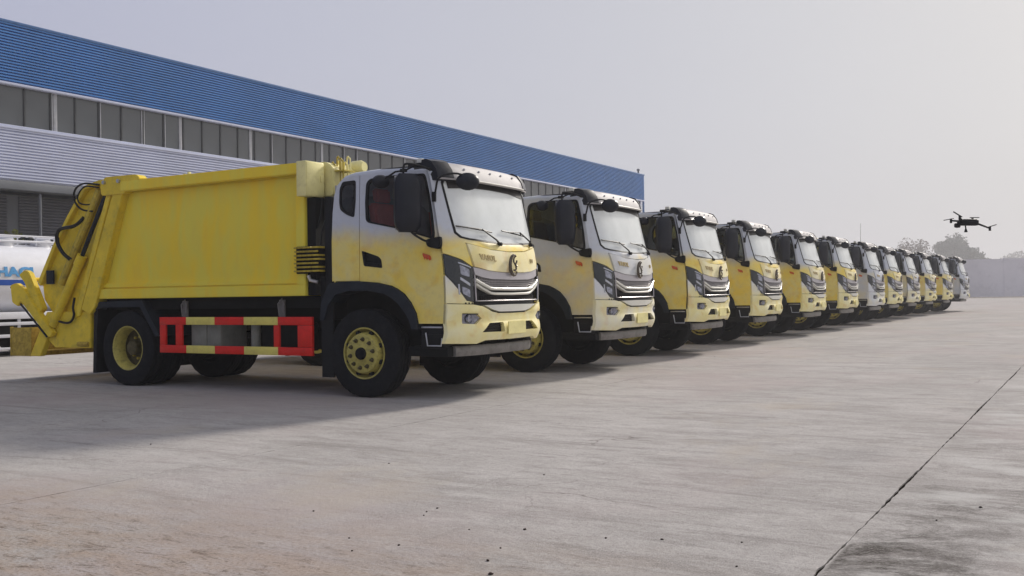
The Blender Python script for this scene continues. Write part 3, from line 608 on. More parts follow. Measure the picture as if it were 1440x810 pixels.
    vent = lambda s: [(s*.655, .752), (s*.50, .855), (s*.225, .858), (s*.225, .748)]
    hb = [(0, .655), (-.56, .660), (-.68, .625), (-1.03, .640), (-1.03, .86), (-1.03, 1.08), (-.76, 1.068), (-.62, 1.045), (-.47, .985), (-.32, .962), (0, .958)]; bo = hb+[(-y, z) for y, z in hb[::-1][1:-1]]
    def fb(y, z, d):
        bul = .035*max(0, 1-((z-.74)/.13)**2)+.012*max(0, 1-((z-1.0)/.05)**2); return (F(y, z)+.012+bul*(1-.5*(abs(y)/HW)**4)-d, y, z)
    mb = MB(); mb.plate(bo, [fog(-1), fog(1), vent(-1), vent(1)], fb, .05, .06, .04); bmp = P('bumper', mb, 'bump')
    for s in (-1, 1):
        mb = MB(); mb.plate(vent(s), [], fr(-.02), .01, .1)
        for z in (.775, .80, .825): sweep_front(mb, [(s*.23, z), (s*(.64-(z-.75)*1.3), z)], .008, .02, .0)
        part('bumper_vent', mb, M['grille'], bmp)
        mb = MB(); mb.plate(fog(s), [], fr(-.012), .01, .06); mb.lathe([(.001, .0), (.045, .0), (.05, .016), (.052, -.01)], (F(.80, .91)-.006, s*.80, .912), 'x', 16); part('fog_lamp', mb, M['lens'], bmp)
        mb = MB(); mb.plate([(s*.895, .972), (s*.71, .965), (s*.71, .955), (s*.895, .962)], [], fr(.03), .04, .06); part('fog_lamp_brow', mb, M['black'], bmp)
    for yy in (-.86, -.82, -.78): 
        mb = MB(); mb.lathe([(.001, .006), (.008, .006), (.009, -.004)], (F(yy, 1.07)+.012, yy, 1.085), 'x', 8); part('rivet', mb, M['black'], bmp)
    mb = MB(); mb.obox((F(0, .79)+.058, .03, .79), (.006, 0, 0), (0, .205, 0), (0, 0, .075), .004); P('number_plate_blank', mb, 'pale_box')
    # beam
    mb = MB(); sweep_front(mb, [(-.86, .545), (.90, .545)], .115, .09, -.055); P('bumper_beam', mb, 'steel')
    mb = MB(); mb.box(.60, 1.14, -.97, -.72, .49, .60, .01); both('beam_bracket', mb, M['frame'], T)
    # --- visor
    mb = MB(); rows = []
    for y in [-1.0+.08*i for i in range(26)]:
        f = F(y, 2.52); e_ = .02*(abs(y)/1.04)**4
        rows.append([Vector(p) for p in ((.84, y, 2.635), (.86, y, 2.690-e_), (f-.08, y, 2.695-e_), (f-.01, y, 2.670-e_), (f+.055, y, 2.585), (f+.085, y, 2.495), (f+.080, y, 2.475), (f+.03, y, 2.50), (.88, y, 2.60))])
    V = mb.grid(rows, close_v=True); mb.bm.faces.new(V[0]); mb.bm.faces.new(V[-1][::-1]); vs_ = P('sun_visor', mb, 'visorp')
    mb = MB(); sweep_front(mb, [(-.77, 2.492), (.77, 2.492)], .014, .02, .098); part('visor_lip', mb, M['wbar'], vs_)
    for s in (-1, 1):
        mb = MB(); rows = []
        for i in range(7):
            y = s*(1.012-.036*i); f = F(y, 2.52); rows.append([Vector(p) for p in ((.83, y, 2.60), (.85, y, 2.705), (f-.07, y, 2.710), (f+.0, y, 2.682), (f+.064, y, 2.59), (f+.092, y, 2.50-.0*i), (f+.03, y, 2.46), (.86, y, 2.55))])
        V = mb.grid(rows, close_v=True); mb.bm.faces.new(V[0]); mb.bm.faces.new(V[-1][::-1]); part('visor_end_cap', mb, M['mirror'], vs_)
    for y in [-.55, -.25, 0, .25, .55]:
        mb = MB(); mb.lathe([(.001, .008), (.012, .006), (.013, -.01)], (F(y, 2.52)+.040, y, 2.62), 'x', 8); part('visor_bolt', mb, M['alu'], vs_)
    mb = MB(); mb.box(.70, .77, -.90, -.81, 2.68, 2.74, .012); P('roof_marker_lamp', mb, 'wbar')
    mb = MB(); mb.box(.62, .80, -.96, -.76, 2.64, 2.682, .006); P('lamp_base', mb, 'black')
    mb = MB(); mb.tube([(.05, -.99, 2.615), (.30, -1.0, 2.632), (.62, -1.0, 2.635), (.95, -.99, 2.60)], .012, 6); both('roof_drip_rail', mb, M['black'], T)
    # --- wipers
    for (py, pz, ey, ez, ay, az, by, bz) in ((-.18, 1.765, -.50, 1.925, -.87, 1.95, -.28, 1.90), (.66, 1.785, .36, 1.925, -.05, 1.93, .52, 1.885)):
        fo = lambda y, z, o: (F(y, z)+o, y, z)
        mb = MB(); mb.tube([fo(py, pz, .02), fo((py*.7+ey*.3), (pz*.7+ez*.3), .055), fo(ey, ez, .05)], [.016, .011, .008], 6); mb.lathe([(.001, .05), (.022, .045), (.024, -.01)], fo(py, pz, 0), 'x', 10)
        wp = P('wiper', mb, 'black')
        mb = MB(); mb.tube([fo(ay+(by-ay)*q/6, az+(bz-az)*q/6, .022) for q in range(7)], .009, 5); mb.tube([fo(ay+(by-ay)*.25, az+(bz-az)*.25, .03), fo(ey, ez, .045), fo(ay+(by-ay)*.8, az+(bz-az)*.8, .03)], .006, 5); part('wiper_blade', mb, M['black'], wp)
    # --- mirrors
    for s in (-1, 1):
        c = Vector((.82, s*1.24, 2.205)); nrm = Vector((.80, s*.60, 0)).normalized(); tan = Vector((-nrm.y, nrm.x, 0))
        mb = MB(); rows = []
        for i in range(13):
            v = -1+2*i/12; rw = []
            for j in range(11):
                u = -1+2*j/10; kx = (1-abs(v)**5)**.25 if abs(v) < 1 else .0; W = .155*max(.62, kx)
                bul = .075*max(0, 1-u*u)**.5*max(0.0, 1-abs(v)**4)**.5
                rw.append(c+tan*(u*W)+nrm*bul+Vector((0, 0, v*.325)))
            rows.append(rw)
        V = mb.grid(rows); rim_ = [V[0][j] for j in range(11)]+[V[i][10] for i in range(1, 13)]+[V[12][j] for j in range(9, -1, -1)]+[V[i][0] for i in range(11, 0, -1)]
        r2 = [mb.bm.verts.new(v.co-nrm*.05) for v in rim_]; n = len(rim_)
        for k_ in range(n): mb.bm.faces.new([rim_[k_], rim_[(k_+1) % n], r2[(k_+1) % n], r2[k_]])
        mb.bm.faces.new(r2); mh = P('side_mirror', mb, 'mirror')
        mb = MB(); mb.obox(c-nrm*.053, nrm*.002, tan*.135, Vector((0, 0, .30))); part('mirror_glass', mb, M['alu'], mh)
        mb = MB(); mb.hose([(.98, s*.99, 2.57), (.90, s*1.10, 2.62), (.80, s*1.22, 2.64), (.765, s*1.24, 2.60), (.765, s*1.24, 2.5), (.765, s*1.22, 2.2), (.80, s*1.21, 1.93), (.93, s*1.14, 1.80), (1.0, s*1.04, 1.77)], .013, 7)
        mb.tube([(.99, s*.98, 2.58), (.96, s*1.10, 2.60), (.88, s*1.20, 2.58)], .011, 6); part('mirror_arm', mb, M['black'], mh)
        mb = MB(); mb.prism(round_poly([(.93, 1.80), (1.135, 1.83), (1.135, 1.72), (1.11, 1.685), (.95, 1.72)], .03), s*1.03-.0, s*1.09, .012); part('mirror_base', mb, M['black'], mh)
        mb = MB(); mb.lathe([(.001, .05), (.05, .045), (.09, .028), (.108, .0), (.10, -.015), (.001, -.02)], (0, 0, 0), 'x', 20)
        for v in mb.bm.verts: v.co = Vector((.42, s*1.20, 2.47))+Vector((v.co.x*.7, v.co.x*s*.7, 0))+Vector((-.5*v.co.y*s, v.co.y*.85, v.co.z*.72))
        rm = P('wide_angle_mirror', mb, 'mirror'); mb = MB(); mb.tube([(.47, s*1.19, 2.50), (.60, s*1.17, 2.57), (.72, s*1.15, 2.58), (.85, s*1.12, 2.63)], .011, 6); mb.box(.66, .74, s*1.15-.02, s*1.15+.02, 2.56, 2.60, .006); part('mirror_arm', mb, M['black'], rm)
    c = Vector((F(-.8, 2.44)+.24, -.80, 2.445))
    mb = MB(); mb.lathe([(.001, .055), (.05, .05), (.10, .03), (.125, .0), (.12, -.02), (.001, -.025)], (0, 0, 0), 'x', 22)
    rot = Matrix.Rotation(R(-48), 3, 'Z')
    for v in mb.bm.verts: v.co = c+rot @ Vector((v.co.x*1.1, v.co.y*1.06, v.co.z*.80))
    fm = P('front_mirror', mb, 'mirror'); mb = MB()
    mb.hose([(1.02, -1.0, 2.30), (1.06, -1.045, 2.36), (1.10, -1.05, 2.47), (1.17, -.98, 2.52), (1.24, -.90, 2.53), tuple(c+Vector((0, -.02, .06)))], .012, 7); mb.box(1.0, 1.05, -1.045, -1.02, 2.22, 2.33, .006); part('mirror_arm', mb, M['black'], fm)
    # --- step under the door
    mb = MB(); mb.box(.80, 1.12, -1.0, -.80, .58, .84, .01); mb.box(.82, 1.10, -1.015, -.99, .70, .74); both('step_box', mb, M['black'], T)
    mb = MB(); mb.box(.82, 1.10, -1.025, -1.0, .812, .830, .003); both('step_trim', mb, M['alu'], T)
    mb = MB(); mb.tube([(.88, -1.02, .76), (.91, -1.03, .615), (1.09, -1.03, .615), (1.10, -1.02, .70)], .009, 6); both('step_rail', mb, M['alu'], T)
    # --- chassis
    mb = MB()
    for s in (-1, 1): mb.box(-4.9, 1.05, s*.42-.035, s*.42+.035, .80, 1.04, .006)
    for x in (-4.6, -3.4, -2.6, -1.8, -1.0, .3): mb.box(x-.05, x+.05, -.39, .39, .84, 1.0)
    P('chassis_frame', mb, 'frame')
    mb = MB(); mb.box(-4.62, -.62, -.92, .92, 1.045, 1.195, .008); P('subframe', mb, 'frame')
    mb = MB(); mb.tube([(0, -.85, .515), (0, .85, .515)], .06, 10); mb.box(-.12, .12, -.5, .5, .5, .66, .02); P('front_axle', mb, 'frame')
    mb = MB(); mb.tube([(-4.1, -.8, .515), (-4.1, .8, .515)], .09, 12); mb.lathe([(.001, -.2), (.14, -.17), (.22, 0), (.14, .17), (.001, .2)], (-4.1, 0, .515), 'y', 16); mb.tube([(-4.0, 0, .55), (-1.5, 0, .80)], .05, 8); P('rear_axle', mb, 'frame')
    mb = MB(); mb.box(-2.95, -2.66, -.93, -.45, .50, .86, .03); mb.box(-2.60, -2.40, -.93, -.45, .50, .86, .03); mb.box(-2.66, -2.60, -.91, -.47, .52, .84); P('fuel_tank', mb, 'dullgrey')
    mb = MB(); mb.lathe([(.001, -.17), (.055, -.165), (.06, -.15), (.06, .15), (.055, .165), (.001, .17)], (-1.83, -.88, .68), 'z', 14); P('filter_canister', mb, 'dullgrey')
    mb = MB(); mb.box(-1.75, -1.12, -.86, -.5, .50, .86, .02); P('battery_box', mb, 'frame')
    mb = MB(); mb.box(-3.1, -1.4, .45, .93, .45, .86, .05); P('left_tank', mb, 'frame')
    for x in (-3.02, -1.32):
        mb = MB(); mb.tube([(x, -1.0, .95), (x-.02, -1.0, 1.10), (x+.03, -.98, 1.165), (x+.08, -1.0, 1.10), (x+.06, -1.0, 1.0)], .010, 6); mb.box(x-.03, x+.06, -.97, -.95, .94, 1.15); P('guard_bracket', mb, 'steel')
    # side guards: coloured rails
    X_ = [-3.41, -2.91, -2.39, -1.88, -1.31, -.76]
    for s in (-1, 1):
        gd = None; y0, y1 = (-1.045, -1.005) if s < 0 else (1.005, 1.045)
        mb = MB(); mb.box(-.99, -.76, y0, y1, .573, .837, .004); gd = P('side_guard', mb, 'red')
        for i in range(5):
            for (z0, z1) in ((.84, .94), (.47, .57)):
                mb = MB(); mb.box(X_[i]+.001, X_[i+1]-.001, y0, y1, z0, z1, .004); part('guard_rail', mb, M['red' if i % 2 == 0 else 'gyellow'], gd)
        for a, b_ in ((-3.41, -3.30), (-3.11, -2.99), (-1.38, -1.29)):
            mb = MB(); mb.box(a, b_, y0+.004, y1-.004, .572, .838, .003); part('guard_post', mb, M['red'], gd)
    # rear fenders and flaps
    mb = MB(); mb.prism([(-4.70, 1.12), (-4.62, 1.155), (-3.76, 1.165), (-3.42, .70), (-3.50, .68), (-3.80, 1.08), (-4.58, 1.075), (-4.70, 1.04)], -1.04, -.45); both('rear_fender', mb, M['slate'], T)
    mb = MB(); mb.prism([(-4.80, .16), (-4.74, .16), (-4.68, 1.10), (-4.76, 1.10)], -1.02, -.48); both('rear_mudflap', mb, M['black'], T)
    # --- air intake and black column behind cab
    mb = MB(); mb.box(-.60, -.475, -.99, -.70, 1.0, 2.38, .02); mb.box(-.62, -.47, -.97, -.4, .9, 1.3, .03); P('intake_column', mb, 'black')
    mb = MB(); mb.box(-.850, -.72, -1.0, .98, 1.2, 2.378); P('bulkhead_frame', mb, 'frame')
    # --- compactor body
    side = [(-4.66, 1.20), (-.86, 1.20), (-.86, 2.62), (-.86, 2.78), (-4.08, 2.78), (-4.16, 2.70)]
    mb = MB()
    # main shell, recessed side skin with slight convex belly
    def skin(s, y0=.965):
        rows = []
        for i in range(13):
            tz = i/12; z = 1.36+(2.64-1.36)*tz; row = []
            for j in range(25):
                tx = j/24; xr = -4.56+(z-1.36)/(2.64-1.36)*.42; x = xr+(-.90-xr)*tx
                row.append(Vector((x, s*(y0+.028*math.sin(math.pi*tz)*math.sin(math.pi*min(1, tx*1.05))), z)))
            rows.append(row)
        return rows
    for s in (-1, 1): mb.grid(skin(s))
    mb.prism([(-4.62, 1.21), (-.87, 1.21), (-.87, 2.77), (-4.12, 2.77)], -.95, .95)
    bd_ = P('compactor_body', mb, 'body')
    mb = MB(); mb.prism([(-4.66, 1.195), (-.855, 1.195), (-.855, 1.33), (-4.61, 1.33)], -1.045, -.94, .008); both('bottom_rail', mb, M['body'], T)
    mb = MB(); mb.prism([(-4.60, 1.33), (-.90, 1.33), (-.90, 1.40), (-4.57, 1.42)], -1.01, -.94, .02); both('lower_chamfer', mb, M['body'], T)
    mb = MB(); mb.prism([(-4.10, 2.655), (-.855, 2.665), (-.855, 2.80), (-4.10, 2.80)], -1.095, -.94, .010); both('top_flange', mb, M['body'], T)
    mb = MB(); mb.prism([(-1.00, 1.33), (-.856, 1.33), (-.856, 2.66), (-1.00, 2.66)], -1.043, -.98, .008); both('front_post', mb, M['body'], T)
    mb = MB(); mb.box(-4.05, -.90, -.97, .97, 2.77, 2.812, .006); P('body_top', mb, 'pale_box')
    mb = MB(); mb.prism(round_poly([(-.86, 2.40), (-.60, 2.40), (-.60, 2.74), (-.72, 2.83), (-.86, 2.83)], .05), -.80, -.30, .012); P('front_header', mb, 'pale_box')
    mb = MB(); mb.lathe([(.001, -.11), (.06, -.11), (.085, -.06), (.085, .06), (.06, .11), (.001, .11)], (-.62, -.31, 2.80), 'x', 16); P('header_cap', mb, 'pale_box')
    mb = MB(); mb.box(-.865, -.715, -1.17, -.84, 2.385, 2.805, .008); bx = P('control_box', mb, 'pale_box')
    mb = MB(); mb.box(-.713, -.707, -1.16, -.85, 2.40, 2.79, .002); mb.box(-.706, -.690, -.92, -.905, 2.56, 2.64, .004); part('box_door', mb, M['pale_box'], bx)
    # pipe loops rising between body and cab
    for i, (x, y) in enumerate([(-.66, -.70), (-.62, -.62), (-.56, -.72), (-.53, -.62), (-.50, -.74), (-.47, -.64)]):
        mb = MB(); h_ = 2.80+.03*((i*7) % 3)
        mb.hose([(x, y, 2.20), (x, y, h_-.05), (x-.015, y, h_), (x-.05, y+.02, h_+.035), (x-.09, y+.05, h_+.01), (x-.10, y+.06, h_-.10)], .0095, 6); P('hydraulic_pipe', mb, 'pale_box' if i % 2 else 'oldyellow')
    mb = MB(); mb.box(-.70, -.45, -.78, -.58, 2.70, 2.715); P('pipe_clamp', mb, 'oldyellow')
    # hydraulic valve stack
    mb = MB(); mb.box(-.985, -.63, -1.06, -.80, 1.46, 1.79, .01); vb = P('valve_block', mb, 'frame')
    for i in range(7):
        z = 1.48+i*.047; mb = MB(); mb.box(-1.0+.01*(i % 2), -.61-.012*(i % 3), -1.085, -.86, z, z+.022, .005)
        for x in (-.95, -.88, -.80, -.72): mb.tube([(x, -1.085, z+.011), (x, -1.105, z+.011)], .010, 6)
        part('valve_section', mb, M['oldyellow'], vb)
    mb = MB()
    for x in (-.93, -.84, -.75, -.66): mb.hose([(x, -.98, 1.80), (x+.01, -.97, 1.95), (x+.05, -.93, 2.15), (x+.06, -.9, 2.38)], .012, 6)
    part('valve_hose', mb, M['hose'], vb)
    mb = MB(); mb.tube([(-.80, -1.05, 1.44), (-.78, -1.04, 1.38), (-.70, -1.0, 1.36)], .022, 8); part('valve_elbow', mb, M['alu'], vb)
    # weld lugs and fittings on the roof edge
    mb = MB()
    for x, h_ in ((-3.2, .05), (-3.12, .07), (-3.05, .04), (-2.4, .03)): mb.box(x, x+.03, -.80, -.76, 2.81, 2.81+h_, .004)
    P('roof_lug', mb, 'pale_box')
    # --- tailgate / hopper
    hop = [(-4.14, 2.72), (-4.30, 2.84), (-4.62, 2.83), (-4.92, 2.77), (-5.12, 2.58), (-5.30, 2.36), (-5.62, 1.96), (-5.97, 1.45), (-5.93, 1.20), (-5.72, .98), (-5.80, .62), (-5.62, .52), (-4.84, .51), (-4.80, .95), (-4.68, 1.19)]
    mb = MB(); mb.prism(hop, -.97, .97, .006); tg = P('tailgate', mb, 'tail')
    SP = lambda n, mb, m: part(n, mb, M[m], tg)
    mb = MB(); mb.prism([(-4.16, 2.70), (-4.30, 2.86), (-4.62, 2.85), (-4.94, 2.79), (-5.32, 2.37), (-5.64, 1.97), (-5.99, 1.45), (-5.93, 1.40), (-5.58, 1.94), (-5.27, 2.33), (-4.90, 2.74), (-4.62, 2.79), (-4.33, 2.80), (-4.2, 2.66)], -1.04, -.965, .005)
    m2 = mb.mirror(); SP('edge_flange', mb, 'tail'); SP('edge_flange', m2, 'tail')
    mb = MB(); mb.prism([(-5.72, 1.02), (-4.82, 1.02), (-4.84, .505), (-5.62, .505), (-5.78, .62)], -1.03, -.968, .008); m2 = mb.mirror(); SP('hopper_side_plate', mb, 'tail'); SP('hopper_side_plate', m2, 'tail')
    for s in (-1, 1):
        f_ = (lambda m: m) if s < 0 else (lambda m: m.mirror())
        mb = MB(); mb.prism([(-4.27, 2.66), (-4.05, 2.68), (-4.66, 1.10), (-4.78, .98), (-4.97, 1.05)], -1.075, -.96, .008); SP('rear_post', f_(mb), 'tail')
        mb = MB(); mb.prism([(-4.43, 2.64), (-4.325, 2.64), (-5.02, .96), (-5.16, .92)], -1.06, -.96, .008); SP('inner_strut', f_(mb), 'tail')
        mb = MB(); mb.prism(round_poly([(-4.50, 2.62), (-4.52, 2.78), (-4.42, 2.875), (-3.78, 2.87), (-3.70, 2.80), (-3.98, 2.70), (-4.02, 2.62)], .04), -1.09, -.94, .008); SP('hinge_plate', f_(mb), 'tail')
        mb = MB()
        for x in (-4.42, -4.12): mb.tube([(x, -1.09, 2.80), (x, -1.12, 2.80)], .028, 10)
        SP('hinge_pin', f_(mb), 'alu')
        # lift cylinder
        mb = MB(); mb.tube([(-5.62, -1.05, .82), (-4.98, -1.05, 1.78)], .062, 12); mb.tube([(-5.05, -1.05, 1.68), (-4.96, -1.05, 1.81)], .072, 12); SP('cylinder', f_(mb), 'tail')
        mb = MB(); mb.tube([(-4.98, -1.05, 1.78), (-4.46, -1.05, 2.62)], .030, 8); SP('cylinder_rod', f_(mb), 'slate')
        mb = MB(); mb.tube([(-5.45, -1.03, 1.42), (-4.95, -1.03, 2.18), (-4.60, -1.03, 2.72)], [.055, .055, .05], 10); SP('sweep_cylinder', f_(mb), 'oldyellow')
        mb = MB(); mb.prism([(-5.74, 1.02), (-5.52, 1.00), (-5.90, .375), (-6.14, .375)], -1.07, -.98, .008); SP('lift_leg', f_(mb), 'tail')
        mb = MB(); mb.prism(round_poly([(-6.36, 1.57), (-6.22, 1.64), (-6.12, 1.60), (-5.80, 1.06), (-5.92, .98), (-6.10, 1.2), (-6.22, 1.44)], .03), -1.09, -1.0, .01); SP('lift_lever', f_(mb), 'tail')
        mb = MB(); mb.prism(round_poly([(-6.52, 1.42), (-6.38, 1.45), (-6.20, 1.36), (-5.86, 1.02), (-5.54, .72), (-5.62, .64), (-5.95, .90), (-6.28, 1.18), (-6.34, 1.10), (-6.48, 1.16)], .03), -1.12, -1.04, .01); SP('lift_lever', f_(mb), 'tail')
        mb = MB(); mb.tube([(-6.55, -1.08, 1.385), (-6.42, -1.08, 1.39)], .02, 8); mb.tube([(-6.30, -1.10, 1.14), (-5.70, -1.10, .66)], .014, 6); SP('lever_pin', f_(mb), 'slate')
        mb = MB(); mb.box(-6.60, -6.125, -1.06, -1.04, .37, .79, .004); mb.box(-6.61, -6.58, -1.07, -1.03, .37, .80, .004); SP('lifter_end_plate', f_(mb), 'rusty')
        mb = MB(); mb.box(-5.78, -5.62, -1.045, -1.02, 1.42, 1.62, .004); SP('reflector', f_(mb), 'slate')
        mb = MB()
        mb.hose([(-4.55, -1.08, 2.78), (-4.80, -1.12, 2.81), (-4.98, -1.12, 2.76), (-5.04, -1.12, 2.64), (-5.00, -1.10, 2.52), (-4.90, -1.08, 2.45), (-4.72, -1.06, 2.42)], .014, 7)
        mb.hose([(-4.55, -1.08, 2.74), (-4.82, -1.10, 2.77), (-4.97, -1.10, 2.66), (-4.96, -1.10, 2.56), (-4.85, -1.08, 2.52), (-4.70, -1.06, 2.52)], .011, 7); SP('hose', f_(mb), 'hose')
        mb = MB()
        mb.hose([(-4.88, -1.08, 2.34), (-4.98, -1.10, 2.26), (-5.10, -1.11, 2.22), (-5.34, -1.11, 2.20), (-5.43, -1.11, 2.13), (-5.42, -1.11, 2.00), (-5.32, -1.10, 1.86), (-5.20, -1.07, 1.76)], .026, 8)
        mb.hose([(-5.39, -1.12, 2.08), (-5.37, -1.12, 1.98), (-5.26, -1.11, 1.84), (-5.17, -1.07, 1.77)], .014, 7); SP('hose', f_(mb), 'hose')
        mb = MB(); mb.hose([(-5.14, -1.05, 1.22), (-5.15, -1.07, 1.08), (-5.12, -1.08, .98), (-5.17, -1.08, .89), (-5.28, -1.08, .86), (-5.46, -1.07, .88)], .017, 7); mb.tube([(-4.96, -1.05, 1.12), (-4.86, -1.05, 1.05), (-4.70, -1.03, 1.05)], .008, 6); SP('hose', f_(mb), 'hose')
        mb = MB(); mb.tube([(-5.08, -1.04, .56), (-4.86, -1.04, .56)], .035, 8); SP('lower_pin', f_(mb), 'rusty')
    mb = MB(); mb.prism([(-6.58, .37), (-6.12, .37), (-6.12, .44), (-6.52, .44), (-6.54, .78), (-6.58, .78)], -1.03, 1.03); SP('lifter_trough', mb, 'rusty')
    mb = MB(); mb.tube([(-6.24, -1.0, 1.5), (-6.24, 1.0, 1.5)], .03, 10); SP('lifter_tube', mb, 'tail')
    # wheels
    for s in (-1, 1): wheel(T, 0, s*.90, s, True)
    for s in (-1, 1): wheel(T, -4.1, s*.885, s, False)
    return T

truck0 = build_truck()
CH = {}
for o in D.objects:
    if o.parent: CH.setdefault(o.parent.name, []).append(o)
def copy_tree(o, parent=None, props=None):
    c = o.copy(); COL.objects.link(c)
    if parent: c.parent = parent
    for k in ('label',):
        if parent is None and k in c: pass
    for q in CH.get(o.name, []): copy_tree(q, c, props)
    return c
def setprops(o, pw, sh):
    st = [o]
    while st:
        q = st.pop(); q['paint'] = pw; q['shift'] = sh; st += KID.get(q.name, [])
G = 'compactor garbage trucks parked side by side in a row'
DXY = [(0, 0), (-.04, 3.88), (-.08, 7.88), (-.14, 12.0), (-.06, 16.1), (0, 20.1), (.08, 24.2), (.06, 28.1), (.16, 31.8), (.26, 36.0), (.46, 40.3), (.80, 44.3)]
LAB = ['nearest garbage truck, its yellow body and red and yellow side guard in full view',
       'second garbage truck from the left, cab mostly white with only a pale yellow hood',
       'third garbage truck from the left, yellow door and white front corner',
       'fourth garbage truck from the left, evenly yellow cab front',
       'fifth garbage truck from the left, just left of the deep yellow sixth one',
       'sixth garbage truck from the left, deep yellow cab directly before the one with the antenna',
       'whitish garbage truck with a thin roof antenna, seventh from the left',
       'eighth garbage truck from the left, nearly hidden behind the whitish one with the antenna',
       'ninth garbage truck from the left, whitish cab below the bare brown tree',
       'tenth garbage truck from the left, third before the end of the row',
       'yellowish next-to-last garbage truck below the large dark tree',
       'last and farthest garbage truck in the row, whitish, beside the grey boundary wall']
PW = [.10, .58, .12, .10, .20, -.05, .78, .10, .62, .32, .25, .85]
trucks = []
for i, (dx, dy) in enumerate(DXY):
    t = truck0 if i == 0 else copy_tree(truck0)
    trucks.append(t); t.location = (-7.30+dx+(.05 if i else .02), 10.20+dy, 0); t['label'] = LAB[i]; t['category'] = 'truck'; t['group'] = G
def below(o):
    for q in D.objects:
        if q.parent == o: yield q
for t in trucks[1:]:
    for q in below(t):
        if q.name.startswith('seat'):
            q.material_slots[0].link = 'OBJECT'; q.material_slots[0].material = M['seatdark']
rt = random.Random(11)
for t in trucks[1:]: t.rotation_euler = (0, 0, R(rt.uniform(-.5, .5)))
KID = {}
for o in D.objects:
    if o.parent: KID.setdefault(o.parent.name, []).append(o)
for i, t in enumerate(trucks): setprops(t, PW[i], i*3.17)
mb = MB(); mb.tube([(.93, -.95, 2.60), (.93, -.95, 2.9), (.94, -.95, 3.30)], [.007, .006, .005], 6)
o = part('antenna', mb, M['dullgrey'], trucks[6])

# ------------------------------------------------------------------ factory building
BX, BY, BR = -30.0, 19.5, -.012
B = thing('factory_building', 'long factory hall with blue upper cladding, a window band and white lower cladding', 'building', (BX, BY, 0), BR)
Y0b, Y1b = -22.0, 51.8
ZT, ZH, ZS, ZL = 10.12, 8.17, 6.83, 5.05
def cladding(z0, z1, n, depth, x0=0.0, ya=Y0b, yb=Y1b, name='', mat=None, trap=True):
    p = (z1-z0)/n; mb = MB(); pr = []
    for i in range(n):
        z = z0+i*p; pr += [(x0, z+.02*p), (x0, z+.46*p), (x0+depth, z+.50*p), (x0+depth, z+.97*p)]
    pr.append((x0, z1))
    ysg = [ya+(yb-ya)*k/10 for k in range(11)]
    mb.grid([[Vector((x, y, z)) for x, z in pr] for y in ysg]); o = part(name, mb, mat, B, angle=20); return o
cladding(ZH+.05, ZT, 20, .105, .10, name='blue_cladding', mat=M['blue'])
cladding(ZL+.03, ZS-.10, 17, .075, .06, name='white_cladding', mat=M['wclad'])
mb = MB(); mb.box(-.05, .23, Y0b, Y1b+.1, ZT+.001, ZT+.09, .01); part('top_flashing', mb, M['bluecap'], B)
mb = MB(); mb.box(-.02, .22, Y0b, Y1b+.05, ZH-.03, ZH+.045, .008); part('window_head_flashing', mb, M['wclad'], B)
mb = MB(); mb.box(-.02, .17, Y0b, Y1b+.05, ZS-.095, ZS-.03, .008); mb.box(-.02, .14, Y0b, Y1b+.05, ZS-.025, ZS+.03, .006); part('window_sill', mb, M['wclad'], B)
pit = .937; pane_me = None; y = -.14-pit*22; k = 0
mbp = MB(); mbp.box(-.02, -.005, .035, pit-.035, ZS+.03, ZH-.035); pane_me = mbp.mesh('window_pane', M['pane'])
mbm = MB(); mbm.box(-.03, .035, -.032, .032, ZS+.031, ZH-.036, .004); mull_me = mbm.mesh('mullion', M['mull'])
while y < Y1b-.2:
    if y > Y0b:
        o = link('mullion', mull_me, B, (0, y, 0))
        if y+pit < Y1b-.05:
            link('window_pane', pane_me, B, (0, y, 0))
    y += pit; k += 1
mbm = MB(); mbm.box(-.004, .028, -.07, .07, ZS+.031, ZH-.036, .004); lm = mbm.mesh('light_post', M['mullw'])
mbm = MB(); mbm.box(.036, .055, -.018, .018, ZS+.031, ZH-.036, .003); lm2 = mbm.mesh('light_strip', M['mullw'])
for yy in [2.05, 5.62, 7.35, 11.0, 15.4, 21.6, 27.3, 33.0, 39.2, 45.0]: link('light_post', lm, B, (0, yy-.14, 0))
for kk in (3, 5, 8, 14, 19, 20, 26, 31, 37): link('light_strip', lm2, B, (0, -.14+pit*(kk-1)+.045, 0))
# backing wall, portal beam, shutters
mb = MB(); mb.box(-.30, -.05, Y0b, Y1b, 5.0, ZT); mb.box(-.30, .02, 5.2, Y1b, 0, 5.0); part('wall', mb, M['wclad'], B)
cladding(.2, ZL-.02, 40, .045, .06, ya=5.6, name='lower_white_cladding', mat=M['wclad'])
mb = MB(); mb.box(-.35, .22, Y0b, 5.6, 4.78, ZL, .01); part('portal_beam', mb, M['bgrey'], B)
for q in (5.2, Y0b):
    mb = MB(); mb.box(-1.5, .10, q, q+.4, 0, 4.78, .01); part('portal_pillar', mb, M['bgrey'], B)
for a, b_ in ((-14.0, -8.2), (-7.8, 1.0), (1.45, 5.15)):
    mb = MB(); n = 46; pr = []
    for i in range(n):
        z = .02+i*4.70/n; pr += [(-1.35, z), (-1.30, z+.03), (-1.30, z+.075), (-1.35, z+.10)]
    mb.grid([[Vector((x, yy, z)) for x, z in pr] for yy in (a, b_)]); part('roller_shutter', mb, M['shutter'], B, angle=20)
mb = MB(); mb.box(-1.55, -1.37, Y0b, 5.2, 0, 4.78); part('recessed_wall', mb, M['bgrey'], B)
mb = MB(); mb.tube([(.12, 1.25, 0), (.12, 1.25, 4.7)], .045, 8); part('downpipe', mb, M['bgrey'], B)
mb = MB(); mb.prism([(-.30, ZT), (-.30, ZT-.4), (-26, ZT-.4), (-26, ZT), (-13, ZT+.9)], Y0b, Y1b); part('roof', mb, M['roof'], B)
